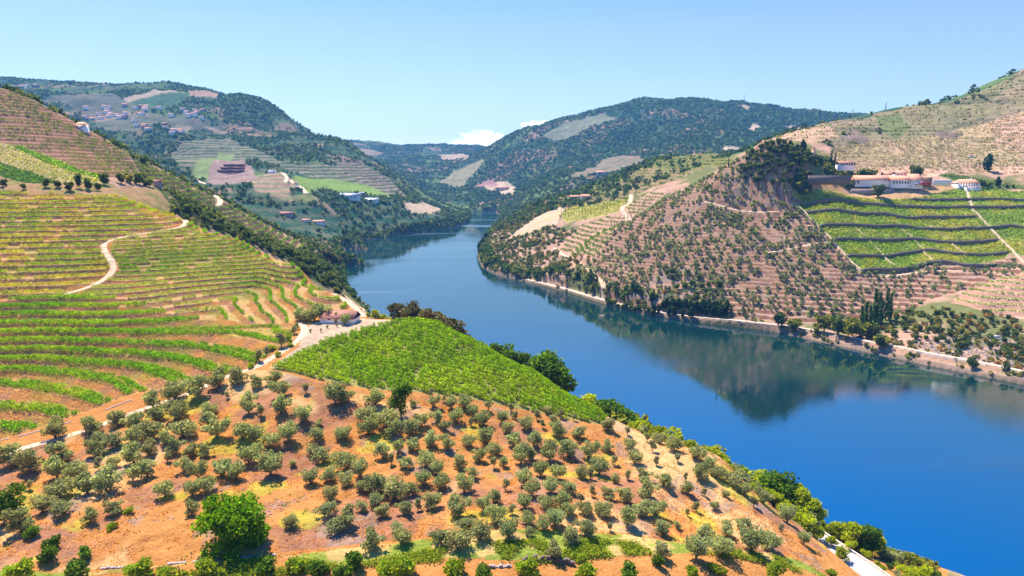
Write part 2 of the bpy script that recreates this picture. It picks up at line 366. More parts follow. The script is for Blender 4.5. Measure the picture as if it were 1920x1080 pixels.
# paths: even strips of ground across slopes
PATHS = {
 'p1': ([(20,850),(90,832),(170,806),(235,780),(300,757),(360,735),(400,716),(440,700),(480,690),(515,668),(545,648),(568,628),(573,614),(562,604)], 60, 330, 1.35),
 'p2': ([(120,556),(150,546),(185,532),(207,518),(215,504),(208,487),(196,470),(194,458),(210,449),(250,440),(300,433),(340,427),(350,418),(346,409),(330,402)], 200, 470, 1.3),
 'p3': ([(625,541),(640,556),(655,569),(668,583),(680,594)], 250, 480, 1.5),
 'p4': ([(386,352),(398,362),(411,372),(414,380),(409,387)], 560, 1000, 2.4),
 'p5': ([(1040,463),(1046,470),(1075,485),(1100,498),(1115,515),(1130,535),(1132,545)], 640, 1250, 2.6),
 'p6': ([(1183,362),(1182,378),(1166,388),(1167,398),(1180,408),(1182,415)], 850, 1300, 3.0),
 'p7': ([(1812,352),(1816,372),(1822,380),(1820,392),(1838,408),(1857,428),(1880,452),(1905,476),(1930,500)], 560, 960, 1.05),
 'p8': ([(1579,401),(1600,422),(1629,449),(1650,470),(1678,500)], 560, 960, 0.5),
 'p9': ([(1664,405),(1700,436),(1722,458),(1749,489)], 560, 960, 0.5),
 'p10': ([(1727,410),(1760,438),(1785,458),(1808,480)], 560, 960, 0.5),
 'p11': ([(1485,365),(1508,399),(1535,424),(1560,449),(1588,480),(1613,509)], 560, 960, 0.9),
 'p12': ([(1320,376),(1345,384),(1380,396),(1420,400),(1455,395)], 560, 1050, 2.2),
 'p13': ([(1440,475),(1500,462),(1530,456),(1556,452)], 560, 960, 1.6),
 'p14': ([(1650,520),(1700,515),(1740,506),(1800,508)], 560, 900, 1.6),
 'p15': ([(365,335),(372,340),(385,345),(398,346)], 1000, 1900, 4.0),
 'p16': ([(455,323),(480,320),(500,318),(540,330),(535,345)], 1000, 1900, 3.5),
 'p17': ([(545,333),(552,345),(565,352),(574,365)], 1000, 1900, 4.0),
 'p18': ([(640,545),(655,560),(668,575),(690,590),(700,600)], 300, 700, 1.2),
}
ROAD_R = [(985,514),(1000,519),(1045,531),(1075,540),(1130,556),(1200,572),(1290,588),(1368,599),(1440,608),(1500,618),(1560,630),(1640,648),(1700,659),(1760,671),(1830,683),(1920,700),(2050,728)]
ROAD_N = [(1440,945),(1470,964),(1500,983),(1520,998),(1560,1026),(1600,1052),(1640,1080),(1700,1125)]
PW = {}
for k_, (pl, r0, r1, w_) in PATHS.items():
    PW[k_] = (dense(chaikin(hp(pl, r0, r1), 2), 2.0 if r1 < 1200 else 6.0), w_)
PW['road_r'] = (dense(chaikin(np.array([hit(u, v + 1, 400, 1300)[:2] for u, v in ROAD_R]), 2), 3.0), 2.4)
rn = []
for u, v in ROAD_N:
    th, s = ray(u, v); zt = 31.0; r = (zt - H) / s; rn.append((r * math.sin(th), r * math.cos(th)))
PW['road_n'] = (dense(chaikin(np.array(rn), 2), 2.0), 3.1)
def near_line(pl, w):
    x0, y0 = pl.min(0) - w; x1, y1 = pl.max(0) + w
    b = (X > x0) & (X < x1) & (Y > y0) & (Y < y1)
    ii, jj = np.nonzero(b); best = np.full(len(ii), 1e9); bk = np.zeros(len(ii), int)
    px, py = X[b], Y[b]
    for c in range(0, len(ii), 60000):
        d = np.hypot(px[c:c + 60000, None] - pl[None, :, 0], py[c:c + 60000, None] - pl[None, :, 1]); k = d.argmin(1)
        bk[c:c + 60000] = k; best[c:c + 60000] = d[np.arange(len(k)), k]
    m = best < w
    return ii[m], jj[m], best[m], bk[m]
PH = {}
PM = np.zeros(X.shape, np.float32)
for k_, (pl, w_) in PW.items():
    h = zat(pl[:, 0], pl[:, 1])
    if k_ == 'road_r': h = np.interp(proj(pl[:, 0], pl[:, 1], 5)[0], [985, 1200, 1400, 1650], [2.6, 3.4, 5.2, 6.2])
    if k_ == 'road_n': h = np.full(len(pl), 31.0)
    kk = 9
    hpad = np.pad(h, kk, mode='edge'); h = np.convolve(hpad, np.ones(2 * kk + 1) / (2 * kk + 1), mode='valid')
    PH[k_] = h
    ew = w_ * (2.4 if k_ != 'road_n' else 2.6)
    ii, jj, d, bk = near_line(pl, ew)
    f = 1 - sstep(w_ * 1.15, ew, d)
    Z[ii, jj] = Z[ii, jj] * (1 - f) + h[bk] * f
    PM[ii, jj] = np.maximum(PM[ii, jj], 1 - sstep(w_ * 0.9, w_ * 1.5, d))
print('paths')
# ------------------------------------------------------------ ground colour (what the ground is made of, in world space)
def C(*a): return np.array(a, np.float32)
PINK = C(.54, .32, .21); ORANGE = C(.47, .205, .06); STRAW = C(.64, .40, .17); SOIL = C(.30, .14, .085); ROCK = C(.30, .215, .165)
DGREEN = C(.045, .085, .03); GREEN = C(.12, .20, .035); FOREST = C(.03, .075, .04); VINEG = C(.15, .25, .02); TAN = C(.50, .36, .23); OLIVEG = C(.13, .14, .06)
n1 = fbm(X, Y, 9, 4, 31); n2 = fbm(X, Y, 40, 4, 32); n3 = fbm(X, Y, 190, 4, 33); n0 = fbm(X, Y, 2.6, 3, 34)
col = np.empty(X.shape + (3,), np.float32)
def mixc(a, b, t): return a * (1 - t[..., None]) + b * t[..., None]
col[:] = mixc(np.broadcast_to(PINK * .85, col.shape), C(.17, .17, .06), sstep(.42, .62, n2))
def paint(m, c, t=None):
    w = m.astype(np.float32) if t is None else m * t
    w = w[..., None]; col[:] = col * (1 - w) + c * w
fm = (RR > 1180) & ~Zz['back'] & ~Zz['backtop']
# far hills: woods, scrub, fields
cf = mixc(np.broadcast_to(FOREST * 1.3, col.shape), C(.085, .125, .06), sstep(.42, .6, n2))
cf = mixc(cf, np.broadcast_to(C(.22, .18, .11), col.shape), sstep(.35, .7, (np.abs(((ZC + n2 * 30) / 16) % 1 - .5) * 2)) * (TH < -.06) * .4)
cf = mixc(cf, PINK * .75, sstep(.57, .66, fbm(X, Y, 120, 4, 51)) * .75)
cf = mixc(cf, C(.14, .19, .06), sstep(.55, .62, fbm(X, Y, 260, 3, 52)) * .8)
col[:] = np.where(fm[..., None], cf, col)
stripe = lambda z, h: (np.abs((z / h) % 1 - .5) * 2)
# vineyard terraces on the far left mountain, as banded ground
def field(pl, r0, r1, c, h=0, c2=None, base=None, t=1.0):
    m = zone(pl, r0, r1); e = soft(m, 2) * t
    cc = np.broadcast_to(c, col.shape)
    if h:
        cc = mixc(cc, np.broadcast_to(c2, col.shape), sstep(.35, .65, stripe((ZC + (n2 - .5) * h * .8) if base is None else base, h)))
    cc = cc * (0.82 + .36 * n1[..., None])
    col[:] = col * (1 - e[..., None]) + cc * e[..., None]
    return m
FARF = []
FARF.append(field([(310,300),(330,280),(380,262),(430,258),(480,280),(520,300),(560,310),(640,310),(700,330),(750,372),(640,352),(560,325),(480,300),(400,300),(340,325)],1100,2600,C(.27,.22,.14),9,C(.08,.12,.05)))
FARF.append(field([(360,330),(370,300),(410,285),(440,288),(430,302),(400,322),(385,340)],1100,2200,C(.24,.28,.10)))
FARF.append(field([(440,332),(540,330),(556,350),(540,362),(555,380),(520,372),(480,358)],1000,1900,C(.26,.25,.12),8,PINK*.8))
FARF.append(field([(548,330),(620,335),(700,350),(740,372),(660,360),(600,352),(575,360),(556,345)],1000,2100,C(.22,.30,.07)))
FARF.append(field([(620,300),(680,306),(740,345),(765,372),(700,352),(650,330)],1400,2600,C(.30,.21,.15),8,C(.08,.11,.05)))
FARF.append(field([(385,345),(392,318),(402,300),(455,298),(475,318),(480,335),(440,345)],1000,2000,C(.33,.22,.17)))
FARF.append(field([(755,385),(790,378),(830,392),(815,402),(775,402)],1200,2200,TAN))
FARF.append(field([(540,370),(575,362),(600,372),(585,382)],1000,1900,C(.24,.24,.09)))
FARF.append(field([(230,185),(290,168),(350,172),(400,178),(410,185),(330,178),(250,195)],2300,4500,TAN*1.0))
FARF.append(field([(215,200),(290,178),(360,172),(335,195),(270,208)],2300,4500,C(.09,.15,.07)))
FARF.append(field([(350,170),(410,175),(408,183),(370,180)],2300,4500,PINK*.8))
FARF.append(field([(330,232),(360,236),(340,250),(325,248)],1700,3300,TAN*.8))
FARF.append(field([(380,235),(420,238),(432,250),(405,250)],1700,3300,TAN*.8))
FARF.append(field([(395,240),(470,238),(530,252),(520,258),(455,252)],1700,3300,PINK*.7,10,DGREEN))
FARF.append(field([(180,215),(320,215),(400,230),(380,245),(250,250),(180,240)],1500,3300,C(.24,.20,.14),0,None,None,.5))
FARF.append(field([(60,190),(180,175),(270,205),(180,225)],1800,3600,C(.24,.20,.14),0,None,None,.5))
# far centre and the big right mountain
FARF.append(field([(640,282),(700,282),(720,288),(660,292)],3000,6000,TAN*.8))
FARF.append(field([(820,290),(870,288),(885,292),(840,300)],3000,6000,TAN*.9))
FARF.append(field([(1015,258),(1060,228),(1130,212),(1160,222),(1100,240),(1060,262)],2400,3900,C(.22,.22,.13)))
FARF.append(field([(820,345),(850,320),(905,298),(910,303),(875,340),(870,350)],1900,3700,C(.28,.24,.13)))
FARF.append(field([(905,348),(935,340),(970,350),(965,365),(940,365)],1700,3300,TAN*1.1))
FARF.append(field([(885,352),(925,335),(940,352)],1700,3300,C(.40,.22,.17)))
FARF.append(field([(1070,330),(1130,298),(1200,292),(1210,305),(1120,325)],1500,3000,C(.17,.2,.1),8,PINK*.6))
FARF.append(field([(1395,243),(1412,232),(1428,236),(1412,246)],2000,3600,TAN*1.1))
FARF.append(field([(1465,237),(1485,235),(1510,238),(1495,243)],2000,3600,TAN*1.0))
FARF.append(field([(1350,283),(1358,274),(1388,275),(1396,282)],1500,3200,TAN*1.3))
FARF.append(field([(1380,200),(1400,198),(1420,203),(1400,208)],2500,3900,TAN*.8))
# near and middle zones
paint(NEARL, ORANGE * 1.0)
g = Zz['grove']
paint(g, ORANGE); paint(g, SOIL, sstep(.46, .62, fbm(X, Y, 14, 4, 41)) * .8); paint(g, STRAW, sstep(.54, .66, fbm(X, Y, 20, 4, 42)) * .7)
paint(g, ROCK * 1.0, sstep(.62, .70, fbm(X, Y, 8, 4, 43)) * .6); paint(g, C(.42, .36, .04), sstep(.66, .74, fbm(X, Y, 12, 3, 44)) * .7)
g = Zz['scrub']; paint(g, C(.50, .34, .12)); paint(g, C(.22, .26, .04), sstep(.45, .58, fbm(X, Y, 7, 3, 45)))
riser = lambda h: sstep(.60, .72, (ZC / h) % 1)
for k_, h_ in (('low', 2.05), ('nose', 1.45), ('upper', 2.2)):
    rz_ = sstep(.60, .72, (SN / h_) % 1) if k_ == 'nose' else riser(h_)
    m = Zz[k_]; paint(m, C(.52, .31, .15)); paint(m, C(.46, .36, .12), sstep(.5, .62, fbm(X, Y, 12, 3, 46)) * .6)
    paint(m, mixc(np.broadcast_to(ORANGE * .85, col.shape), SOIL * .95, sstep(.45, .6, fbm(X, Y, 9, 3, 47))), rz_ * .9)
    paint(m, C(.20, .25, .04), sstep(.56, .68, fbm(X, Y, 18, 3, 48)) * .45)
paint(Zz['dense'], C(.30, .26, .08))
paint(Zz['strip'], C(.42, .25, .12)); paint(Zz['strip'], C(.22, .22, .06), sstep(.5, .6, n1) * .7)
paint(Zz['yellow'], C(.50, .37, .18)); paint(Zz['greenA'], C(.10, .18, .03)); paint(Zz['greenB'], C(.07, .13, .03))
m = Zz['brown']; paint(m, C(.44, .26, .145)); paint(m, C(.24, .25, .06), sstep(.56, .70, n2) * .5); paint(m, SOIL * 1.0, riser(3.0) * .75)
m = Zz['ridge']; paint(m, C(.36, .27, .13)); paint(m, C(.20, .24, .06), sstep(.45, .6, n2) * .6); paint(m, SOIL, riser(4.0) * .8)
paint(Zz['gully'], C(.10, .12, .04)); paint(Zz['gully'], C(.38, .24, .13), sstep(.58, .68, n1) * .8)
m = Zz['cone']; paint(m, C(.42, .26, .165)); paint(m, C(.34, .20, .11), sstep(.45, .6, n2) * .7); paint(m, ROCK * .95, sstep(.52, .62, n1) * .7); paint(m, SOIL * .75, sstep(.66, .74, ((ZC + wob * 3) / 3.0) % 1) * 1.0)
m = Zz['walled']; paint(m, C(.22, .27, .05)); paint(m, C(.42, .33, .08), sstep(.5, .65, n2) * .6)
m = Zz['drygrass']; paint(m, C(.50, .30, .15))
m = Zz['corner']; paint(m, PINK * 1.0); paint(m, SOIL * 1.2, riser(3.2) * .4)
m = Zz['midup']; paint(m, C(.34, .27, .13)); paint(m, C(.19, .25, .06), sstep(.46, .58, n3)); paint(m, SOIL * .9, riser(5.0) * .6)
m = Zz['midyel']; paint(m, C(.42, .36, .10))
m = Zz['midlow']; paint(m, PINK * .95)
paint(Zz['midtan'], TAN * 1.15); paint(Zz['midtan'], STRAW, sstep(.5, .6, n2) * .6)
m = Zz['back']; paint(m, PINK * 1.05); paint(m, C(.40, .31, .14), sstep(.45, .6, n3) * .7); paint(m, C(.20, .15, .09), riser(3.6) * .75)
m = Zz['backtop']; paint(m, C(.42, .28, .18)); paint(m, C(.20, .20, .08), sstep(.50, .60, n3) * .7); paint(m, C(.16, .12, .08), sstep(.55, .8, stripe(ZC + (n2 - .5) * 2, 5.5)) * .55)
paint(m, C(.10, .10, .06), sstep(.55, .62, n2) * .6)
FARF.append(field([(1455,262),(1490,243),(1560,240),(1575,258),(1520,272)],1150,2000,C(.47,.30,.18)))
FARF.append(field([(1640,218),(1690,214),(1705,238),(1680,262),(1655,248)],1150,2000,C(.17,.19,.07)))
FARF.append(field([(1575,262),(1600,240),(1630,262),(1620,272)],1150,2000,ROCK*.8))
FARF.append(field([(1740,255),(1770,245),(1810,250),(1790,262)],1150,2000,ROCK*.7))
m = Zz['backgreen']; paint(m, C(.12, .17, .06))
FARF.append(field([(1540,318),(1620,318),(1760,318),(1900,312),(1990,312),(1990,320),(1780,318),(1755,332),(1640,330),(1560,330)],900,1300,PINK*1.15))
FARF.append(field([(1862,325),(1895,320),(1990,320),(1990,350),(1862,345)],880,1060,C(.45,.36,.14)))
# banks: rock and bare earth just above the water
bank = (~inr) & (dsh < 9) & (RR < 2300)
paint(bank, mixc(np.broadcast_to(ROCK * .8, col.shape), C(.30, .20, .13), sstep(.45, .65, n1)), sstep(9, 2, dsh) * .85)
paint(inr, C(.10, .10, .05))
rk = zone([(1180,560),(1230,520),(1290,500),(1300,560),(1240,580)], 560, 900); paint(rk, mixc(np.broadcast_to(ROCK, col.shape), PINK * .8, sstep(.4, .6, n1)))
paint(zone([(575,612),(600,600),(690,598),(760,600),(745,606),(680,620),(610,642),(560,668),(520,690),(505,690),(560,650)], 200, 360), C(.50, .35, .23))
paint(zone([(1150,808),(1130,780),(1060,725),(1150,770),(1190,795),(1180,815)], 150, 330), C(.52, .30, .15))
paint(PM > 0.01, TAN * .95, PM)
col *= (0.80 + .40 * n0)[..., None] * (0.88 + .24 * n1)[..., None]
# small-scale roughness of unfarmed ground
rough = (Zz['grove'] | Zz['scrub'] | Zz['strip'] | Zz['cone'] | Zz['gully']) & (PM < .05) & ~inr
Z += np.where(rough, (n0 - .5) * np.clip(RR / 400, .35, 1.2) + (ridged(X, Y, 7, 3, 61) - .5) * .5, 0)

# ------------------------------------------------------------ mesh builders
def mesh(name, V, Fs, mats=(), colr=None, smooth=False):
    me = bpy.data.meshes.new(name)
    V = np.asarray(V, np.float32).reshape(-1, 3)
    if not isinstance(Fs, (list, tuple)): Fs = [Fs]
    Fs = [np.asarray(f, np.int32) for f in Fs if len(f)]
    me.vertices.add(len(V)); me.vertices.foreach_set('co', V.reshape(-1))
    li = np.concatenate([f.reshape(-1) for f in Fs]); me.loops.add(len(li)); me.loops.foreach_set('vertex_index', li)
    sz = np.concatenate([np.full(len(f), f.shape[1], np.int32) for f in Fs]); st = np.concatenate([[0], np.cumsum(sz)[:-1]]).astype(np.int32)
    me.polygons.add(len(sz)); me.polygons.foreach_set('loop_start', st)
    if smooth: me.polygons.foreach_set('use_smooth', np.ones(len(sz), bool))
    if colr is not None:
        at = me.color_attributes.new('Col', 'FLOAT_COLOR', 'POINT')
        c4 = np.ones((len(V), 4), np.float32); c4[:, :3] = np.asarray(colr).reshape(-1, 3); at.data.foreach_set('color', c4.reshape(-1))
    me.update(calc_edges=True)
    for m in mats: me.materials.append(m)
    return me
def link(name, me, parent=None, label=None, cat=None, group=None, kind=None, loc=None):
    o = bpy.data.objects.new(name, me); COL.objects.link(o)
    if parent is not None: o.parent = parent
    if loc is not None: o.location = loc
    if label: o['label'] = label
    if cat: o['category'] = cat
    if group: o['group'] = group
    if kind: o['kind'] = kind
    return o
def empty(name, loc, rz=0, label=None, cat=None, group=None, sc=1):
    o = link(name, None, None, label, cat, group, None, loc); o.rotation_euler[2] = rz; o.scale = (sc,) * 3 if not hasattr(sc, '__len__') else sc
    o.empty_display_size = .5
    return o
# ------------------------------------------------------------ materials
def attr_mat(name, rough=.9, transl=0.0, noise=None, randv=0.0, tint=None, bump=0.0):
    m = bpy.data.materials.new(name); m.use_nodes = True; t = m.node_tree; t.nodes.clear()
    out = N(t, 'ShaderNodeOutputMaterial'); at = N(t, 'ShaderNodeAttribute', attribute_name='Col'); c = at.outputs['Color']
    if tint is not None:
        mm = N(t, 'ShaderNodeMixRGB', blend_type='MULTIPLY'); mm.inputs[0].default_value = 1; t.links.new(c, mm.inputs[1]); mm.inputs[2].default_value = tuple(tint) + (1,); c = mm.outputs[0]
    tc = N(t, 'ShaderNodeNewGeometry')
    fac = None
    if noise:
        for sc_, am in noise:
            no = N(t, 'ShaderNodeTexNoise', inp={'Scale': sc_, 'Detail': 5.0, 'Roughness': .62}); t.links.new(tc.outputs['Position'], no.inputs['Vector'])
            f = M(t, 'MULTIPLY_ADD', no.outputs[0], am, 1 - am / 2); fac = f if fac is None else M(t, 'MULTIPLY', fac, f)
    if randv:
        oi = N(t, 'ShaderNodeObjectInfo'); f = M(t, 'MULTIPLY_ADD', oi.outputs['Random'], randv, 1 - randv / 2); fac = f if fac is None else M(t, 'MULTIPLY', fac, f)
    if fac is not None:
        vm = N(t, 'ShaderNodeVectorMath', operation='SCALE'); t.links.new(c, vm.inputs[0]); t.links.new(fac, vm.inputs['Scale']); c = vm.outputs[0]
    d = N(t, 'ShaderNodeBsdfDiffuse'); d.inputs['Roughness'].default_value = .5
    t.links.new(c, d.inputs[0]); sh = d.outputs[0]
    if bump:
        no = N(t, 'ShaderNodeTexNoise', inp={'Scale': 1.3, 'Detail': 5.0}); t.links.new(tc.outputs['Position'], no.inputs['Vector'])
        b = N(t, 'ShaderNodeBump', inp={'Strength': bump, 'Distance': 0.5}); t.links.new(no.outputs[0], b.inputs['Height']); t.links.new(b.outputs[0], d.inputs['Normal'])
    if transl:
        tr = N(t, 'ShaderNodeBsdfTranslucent'); vm = N(t, 'ShaderNodeMixRGB', blend_type='MULTIPLY'); vm.inputs[0].default_value = 1
        t.links.new(c, vm.inputs[1]); vm.inputs[2].default_value = (1.5, 1.35, .6, 1); t.links.new(vm.outputs[0], tr.inputs[0])
        mx_ = N(t, 'ShaderNodeMixShader'); mx_.inputs[0].default_value = transl; t.links.new(sh, mx_.inputs[1]); t.links.new(tr.outputs[0], mx_.inputs[2]); sh = mx_.outputs[0]
    t.links.new(sh, out.inputs[0]); return m
def plain(name, c, rough=.8, noise=(1.5, .3), metal=0, scale_to=None):
    m = bpy.data.materials.new(name); m.use_nodes = True; t = m.node_tree; b = t.nodes['Principled BSDF']
    b.inputs['Roughness'].default_value = rough; b.inputs['Metallic'].default_value = metal
    tc = N(t, 'ShaderNodeNewGeometry'); no = N(t, 'ShaderNodeTexNoise', inp={'Scale': noise[0], 'Detail': 5.0, 'Roughness': .6}); t.links.new(tc.outputs['Position'], no.inputs['Vector'])
    vm = N(t, 'ShaderNodeVectorMath', operation='SCALE'); vm.inputs[0].default_value = c; t.links.new(M(t, 'MULTIPLY_ADD', no.outputs[0], noise[1] * 2, 1 - noise[1]), vm.inputs['Scale'])
    t.links.new(vm.outputs[0], b.inputs['Base Color']); return m
MG = attr_mat('ground_mat', noise=[(.12, .35), (.35, .5), (1.9, .7), (5.5, .5)], bump=.8)
ML = attr_mat('leaf_mat', transl=.44, randv=.35)
MLS = attr_mat('vine_leaf_mat', transl=.45)
MT = plain('bark', (.13, .10, .075), .95, (6, .5))
MPATH = plain('dirt', (.50, .35, .23), .95, (.8, .25))
MROAD = plain('road_surface', (.42, .33, .25), .9, (.6, .15))
MASPH = plain('asphalt_pale', (.42, .38, .36), .85, (.7, .12))
MSTONE = plain('schist', (.16, .115, .10), .95, (1.1, .55))
MSTONEL = plain('embankment_stone', (.33, .26, .25), .95, (.9, .5))
MWHITE = plain('white_render', (.80, .77, .74), .8, (.5, .08))
MROOF = plain('clay_tiles', (.62, .27, .16), .9, (.7, .25))
MROOFD = plain('old_clay_tiles', (.36, .14, .10), .9, (.7, .3))
MDARK = plain('dark_glass', (.03, .035, .05), .3, (1, .2))
MGREY = plain('grey_metal', (.45, .46, .48), .4, (1, .1), .6)
MRED = plain('red_panel', (.42, .04, .04), .6, (.8, .15))
MBRN = plain('oxide_cladding', (.28, .085, .07), .8, (.4, .25))
MWOOD = plain('wood', (.25, .15, .09), .85, (2, .3))
MBLUE = plain('blue_grey_roof', (.34, .38, .48), .5, (.6, .12))
MSTEEL = plain('steel_tank', (.72, .74, .78), .35, (.5, .06), .3)
# ------------------------------------------------------------ ground, water
idx = np.arange(NT * NR).reshape(NT, NR)
Fq = np.stack([idx[:-1, :-1], idx[1:, :-1], idx[1:, 1:], idx[:-1, 1:]], -1).reshape(-1, 4)
gm = mesh('ground', np.stack([X, Y, Z], -1), Fq, [MG], col, smooth=True)
link('ground', gm, kind='structure')
del Fq, idx
mw = bpy.data.materials.new('river_water'); mw.use_nodes = True; t = mw.node_tree; b = t.nodes['Principled BSDF']
b.inputs['Base Color'].default_value = (.002, .022, .026, 1); b.inputs['Roughness'].default_value = .03; b.inputs['IOR'].default_value = 3.2
b.inputs['Specular IOR Level'].default_value = .75; b.inputs['Specular Tint'].default_value = (.85, .95, 1, 1)
tc = N(t, 'ShaderNodeNewGeometry'); mp = N(t, 'ShaderNodeMapping'); mp.inputs['Scale'].default_value = (1, 1, 1); t.links.new(tc.outputs['Position'], mp.inputs['Vector'])
n_a = N(t, 'ShaderNodeTexNoise', inp={'Scale': .55, 'Detail': 3.0}); n_b = N(t, 'ShaderNodeTexNoise', inp={'Scale': .012, 'Detail': 3.0})
t.links.new(mp.outputs[0], n_a.inputs['Vector']); t.links.new(mp.outputs[0], n_b.inputs['Vector'])
bp = N(t, 'ShaderNodeBump', inp={'Distance': .12}); t.links.new(n_a.outputs[0], bp.inputs['Height'])
mp2 = N(t, 'ShaderNodeMapping'); mp2.inputs['Scale'].default_value = (.0025, .009, 1); t.links.new(tc.outputs['Position'], mp2.inputs['Vector']); n_c = N(t, 'ShaderNodeTexNoise', inp={'Scale': 1.0, 'Detail': 4.0, 'Distortion': .6}); t.links.new(mp2.outputs[0], n_c.inputs['Vector'])
t.links.new(M(t, 'MULTIPLY_ADD', n_c.outputs[0], 1.1, -.50, clamp=True), b.inputs['Roughness'])
t.links.new(M(t, 'MULTIPLY_ADD', n_b.outputs[0], .9, -.28, clamp=True), bp.inputs['Strength']); t.links.new(bp.outputs[0], b.inputs['Normal'])
x0, y0 = RV.min(0) - 60; x1, y1 = RV.max(0) + 60
link('river', mesh('river', [(x0, y0, 0), (x1, y0, 0), (x1, y1, 0), (x0, y1, 0)], np.array([[0, 1, 2, 3]]), [mw]), kind='structure')
def ribbon(name, pl, w, h, mat, dz=.06, kind='structure', **k):
    d = np.gradient(pl, axis=0); d /= np.linalg.norm(d, axis=1)[:, None] + 1e-9; nrm = np.stack([-d[:, 1], d[:, 0]], -1)
    cross = np.linspace(-1, 1, 5); V = []; ww_ = w * (1 + (.35 * (vnoise(pl[:, 0] / 5, pl[:, 1] / 5, 3) - .5) if kind == 'structure' and mat is not MASPH and mat is not MWHITE else 0 * pl[:, 0]))
    for c in cross:
        q = pl + nrm * (ww_ * c)[:, None]; V.append(np.column_stack([q, np.maximum(zat(q[:, 0], q[:, 1]), h) + dz]))
    V = np.stack(V, 1); n_ = len(pl); ii = np.arange(n_ * 5).reshape(n_, 5)
    f = np.stack([ii[:-1, :-1], ii[:-1, 1:], ii[1:, 1:], ii[1:, :-1]], -1).reshape(-1, 4)[:, ::-1]
    return link(name, mesh(name, V, f, [mat], smooth=True), kind=kind, **k)
for k_, (pl, w_) in PW.items():
    ribbon('river_road' if k_ == 'road_n' else 'riverside_track' if k_ == 'road_r' else 'dirt_path', pl, w_, PH[k_], MASPH if k_ == 'road_n' else MROAD if k_ == 'road_r' else MPATH, .05 if w_ < 2 else .08)
def wallstrip(name, pl, z0, z1, th, mat, **k):
    """wall along a ground line: z0, z1 arrays of base and top"""
    d = np.gradient(pl, axis=0); d /= np.linalg.norm(d, axis=1)[:, None] + 1e-9; nrm = np.stack([-d[:, 1], d[:, 0]], -1) * th / 2
    q = [np.column_stack([pl - nrm, z0]), np.column_stack([pl - nrm, z1]), np.column_stack([pl + nrm, z1]), np.column_stack([pl + nrm, z0])]
    V = np.stack(q, 1); n_ = len(pl); ii = np.arange(n_ * 4).reshape(n_, 4)
    f = [np.stack([ii[:-1, a], ii[:-1, b_], ii[1:, b_], ii[1:, a]], -1) for a, b_ in ((0, 1), (1, 2), (2, 3), (3, 0))]
    f = np.concatenate(f + [ii[:1], ii[-1:, ::-1]])
    return link(name, mesh(name, V, f, [mat]), **k)
# ------------------------------------------------------------ vegetation
def quads(P, size, r, up=0.0, asp=1.0):
    """one small leaf-clump face per point, random tilt; up>0 turns faces towards the sky"""
    n_ = len(P); nv = r.normal(size=(n_, 3)); nv[:, 2] += up; nv /= np.linalg.norm(nv, axis=1)[:, None]
    a = np.cross(nv, r.normal(size=(n_, 3))); a /= np.linalg.norm(a, axis=1)[:, None] + 1e-9; b = np.cross(nv, a)
    s = (np.asarray(size) * r.uniform(.65, 1.35, n_))[:, None] / 2
    a = a * s; b = b * s * asp
    V = np.stack([P - a - b * .6, P + a * .7 - b, P + a + b * .7, P - a * .6 + b], 1).reshape(-1, 3)
    return V, np.arange(4 * n_).reshape(-1, 4)
def tube(p0, p1, r0, r1, k=6):
    p0 = np.array(p0, float); p1 = np.array(p1, float); d = p1 - p0; d /= np.linalg.norm(d); a = np.cross(d, [.3, .7, .2]); a /= np.linalg.norm(a); b = np.cross(d, a)
    t_ = np.linspace(0, 2 * np.pi, k, endpoint=False); c = np.cos(t_)[:, None] * a + np.sin(t_)[:, None] * b
    V = np.concatenate([p0 + c * r0, p1 + c * r1]); i = np.arange(k)
    return V, np.stack([i, (i + 1) % k, (i + 1) % k + k, i + k], -1)
def join(parts):
    V = []; Fs = []; o = 0
    for v, f in parts: V.append(v); Fs.append(f + o); o += len(v)
    return np.concatenate(V), np.concatenate(Fs)
def trunk_geo(r, h, rad, spread, k=4):
    p = [tube((0, 0, -.5), (r.uniform(-.1, .1), r.uniform(-.1, .1), h * .55), rad * 1.25, rad * .8)]
    for i in range(k):
        a = 2 * np.pi * (i + r.random() * .6) / k; e = (math.cos(a) * spread, math.sin(a) * spread, h * (1 + .35 * r.random()))
        p.append(tube((0, 0, h * .5), e, rad * .6, rad * .18, 5))
    return join(p)
def crown_pts(r, n_, lobes):
    """points spread through a set of ellipsoid lobes (cx, cy, cz, rx, ry, rz), denser at their skins"""
    lobes = np.array(lobes); wt_ = lobes[:, 3] * lobes[:, 4] + lobes[:, 5] * lobes[:, 3]; k = r.choice(len(lobes), n_, p=wt_ / wt_.sum())
    d = r.normal(size=(n_, 3)); d /= np.linalg.norm(d, axis=1)[:, None]; rad = r.uniform(.25, 1, n_) ** .45
    ph = lobes[k, 0] * 7; bump_ = 1 + .16 * np.sin(d[:, 0] * 5 + ph) * np.sin(d[:, 1] * 6 + ph * 2) + .12 * np.sin(d[:, 2] * 7 + ph)
    return lobes[k, :3] + d * lobes[k, 3:] * (rad * bump_)[:, None], k
def leafcol(r, n_, base, var=.3, tip=None, k=None):
    c = np.array(base)[None] * r.uniform(1 - var, 1 + var, n_)[:, None]
    if tip is not None: t_ = (r.random(n_) < .3)[:, None]; c = np.where(t_, np.array(tip)[None] * r.uniform(.8, 1.2, n_)[:, None], c)
    if k is not None: c *= (0.82 + .36 * hsh(k, k * 3, 5))[:, None]
    return np.repeat(c, 4, axis=0)
KIND = {}
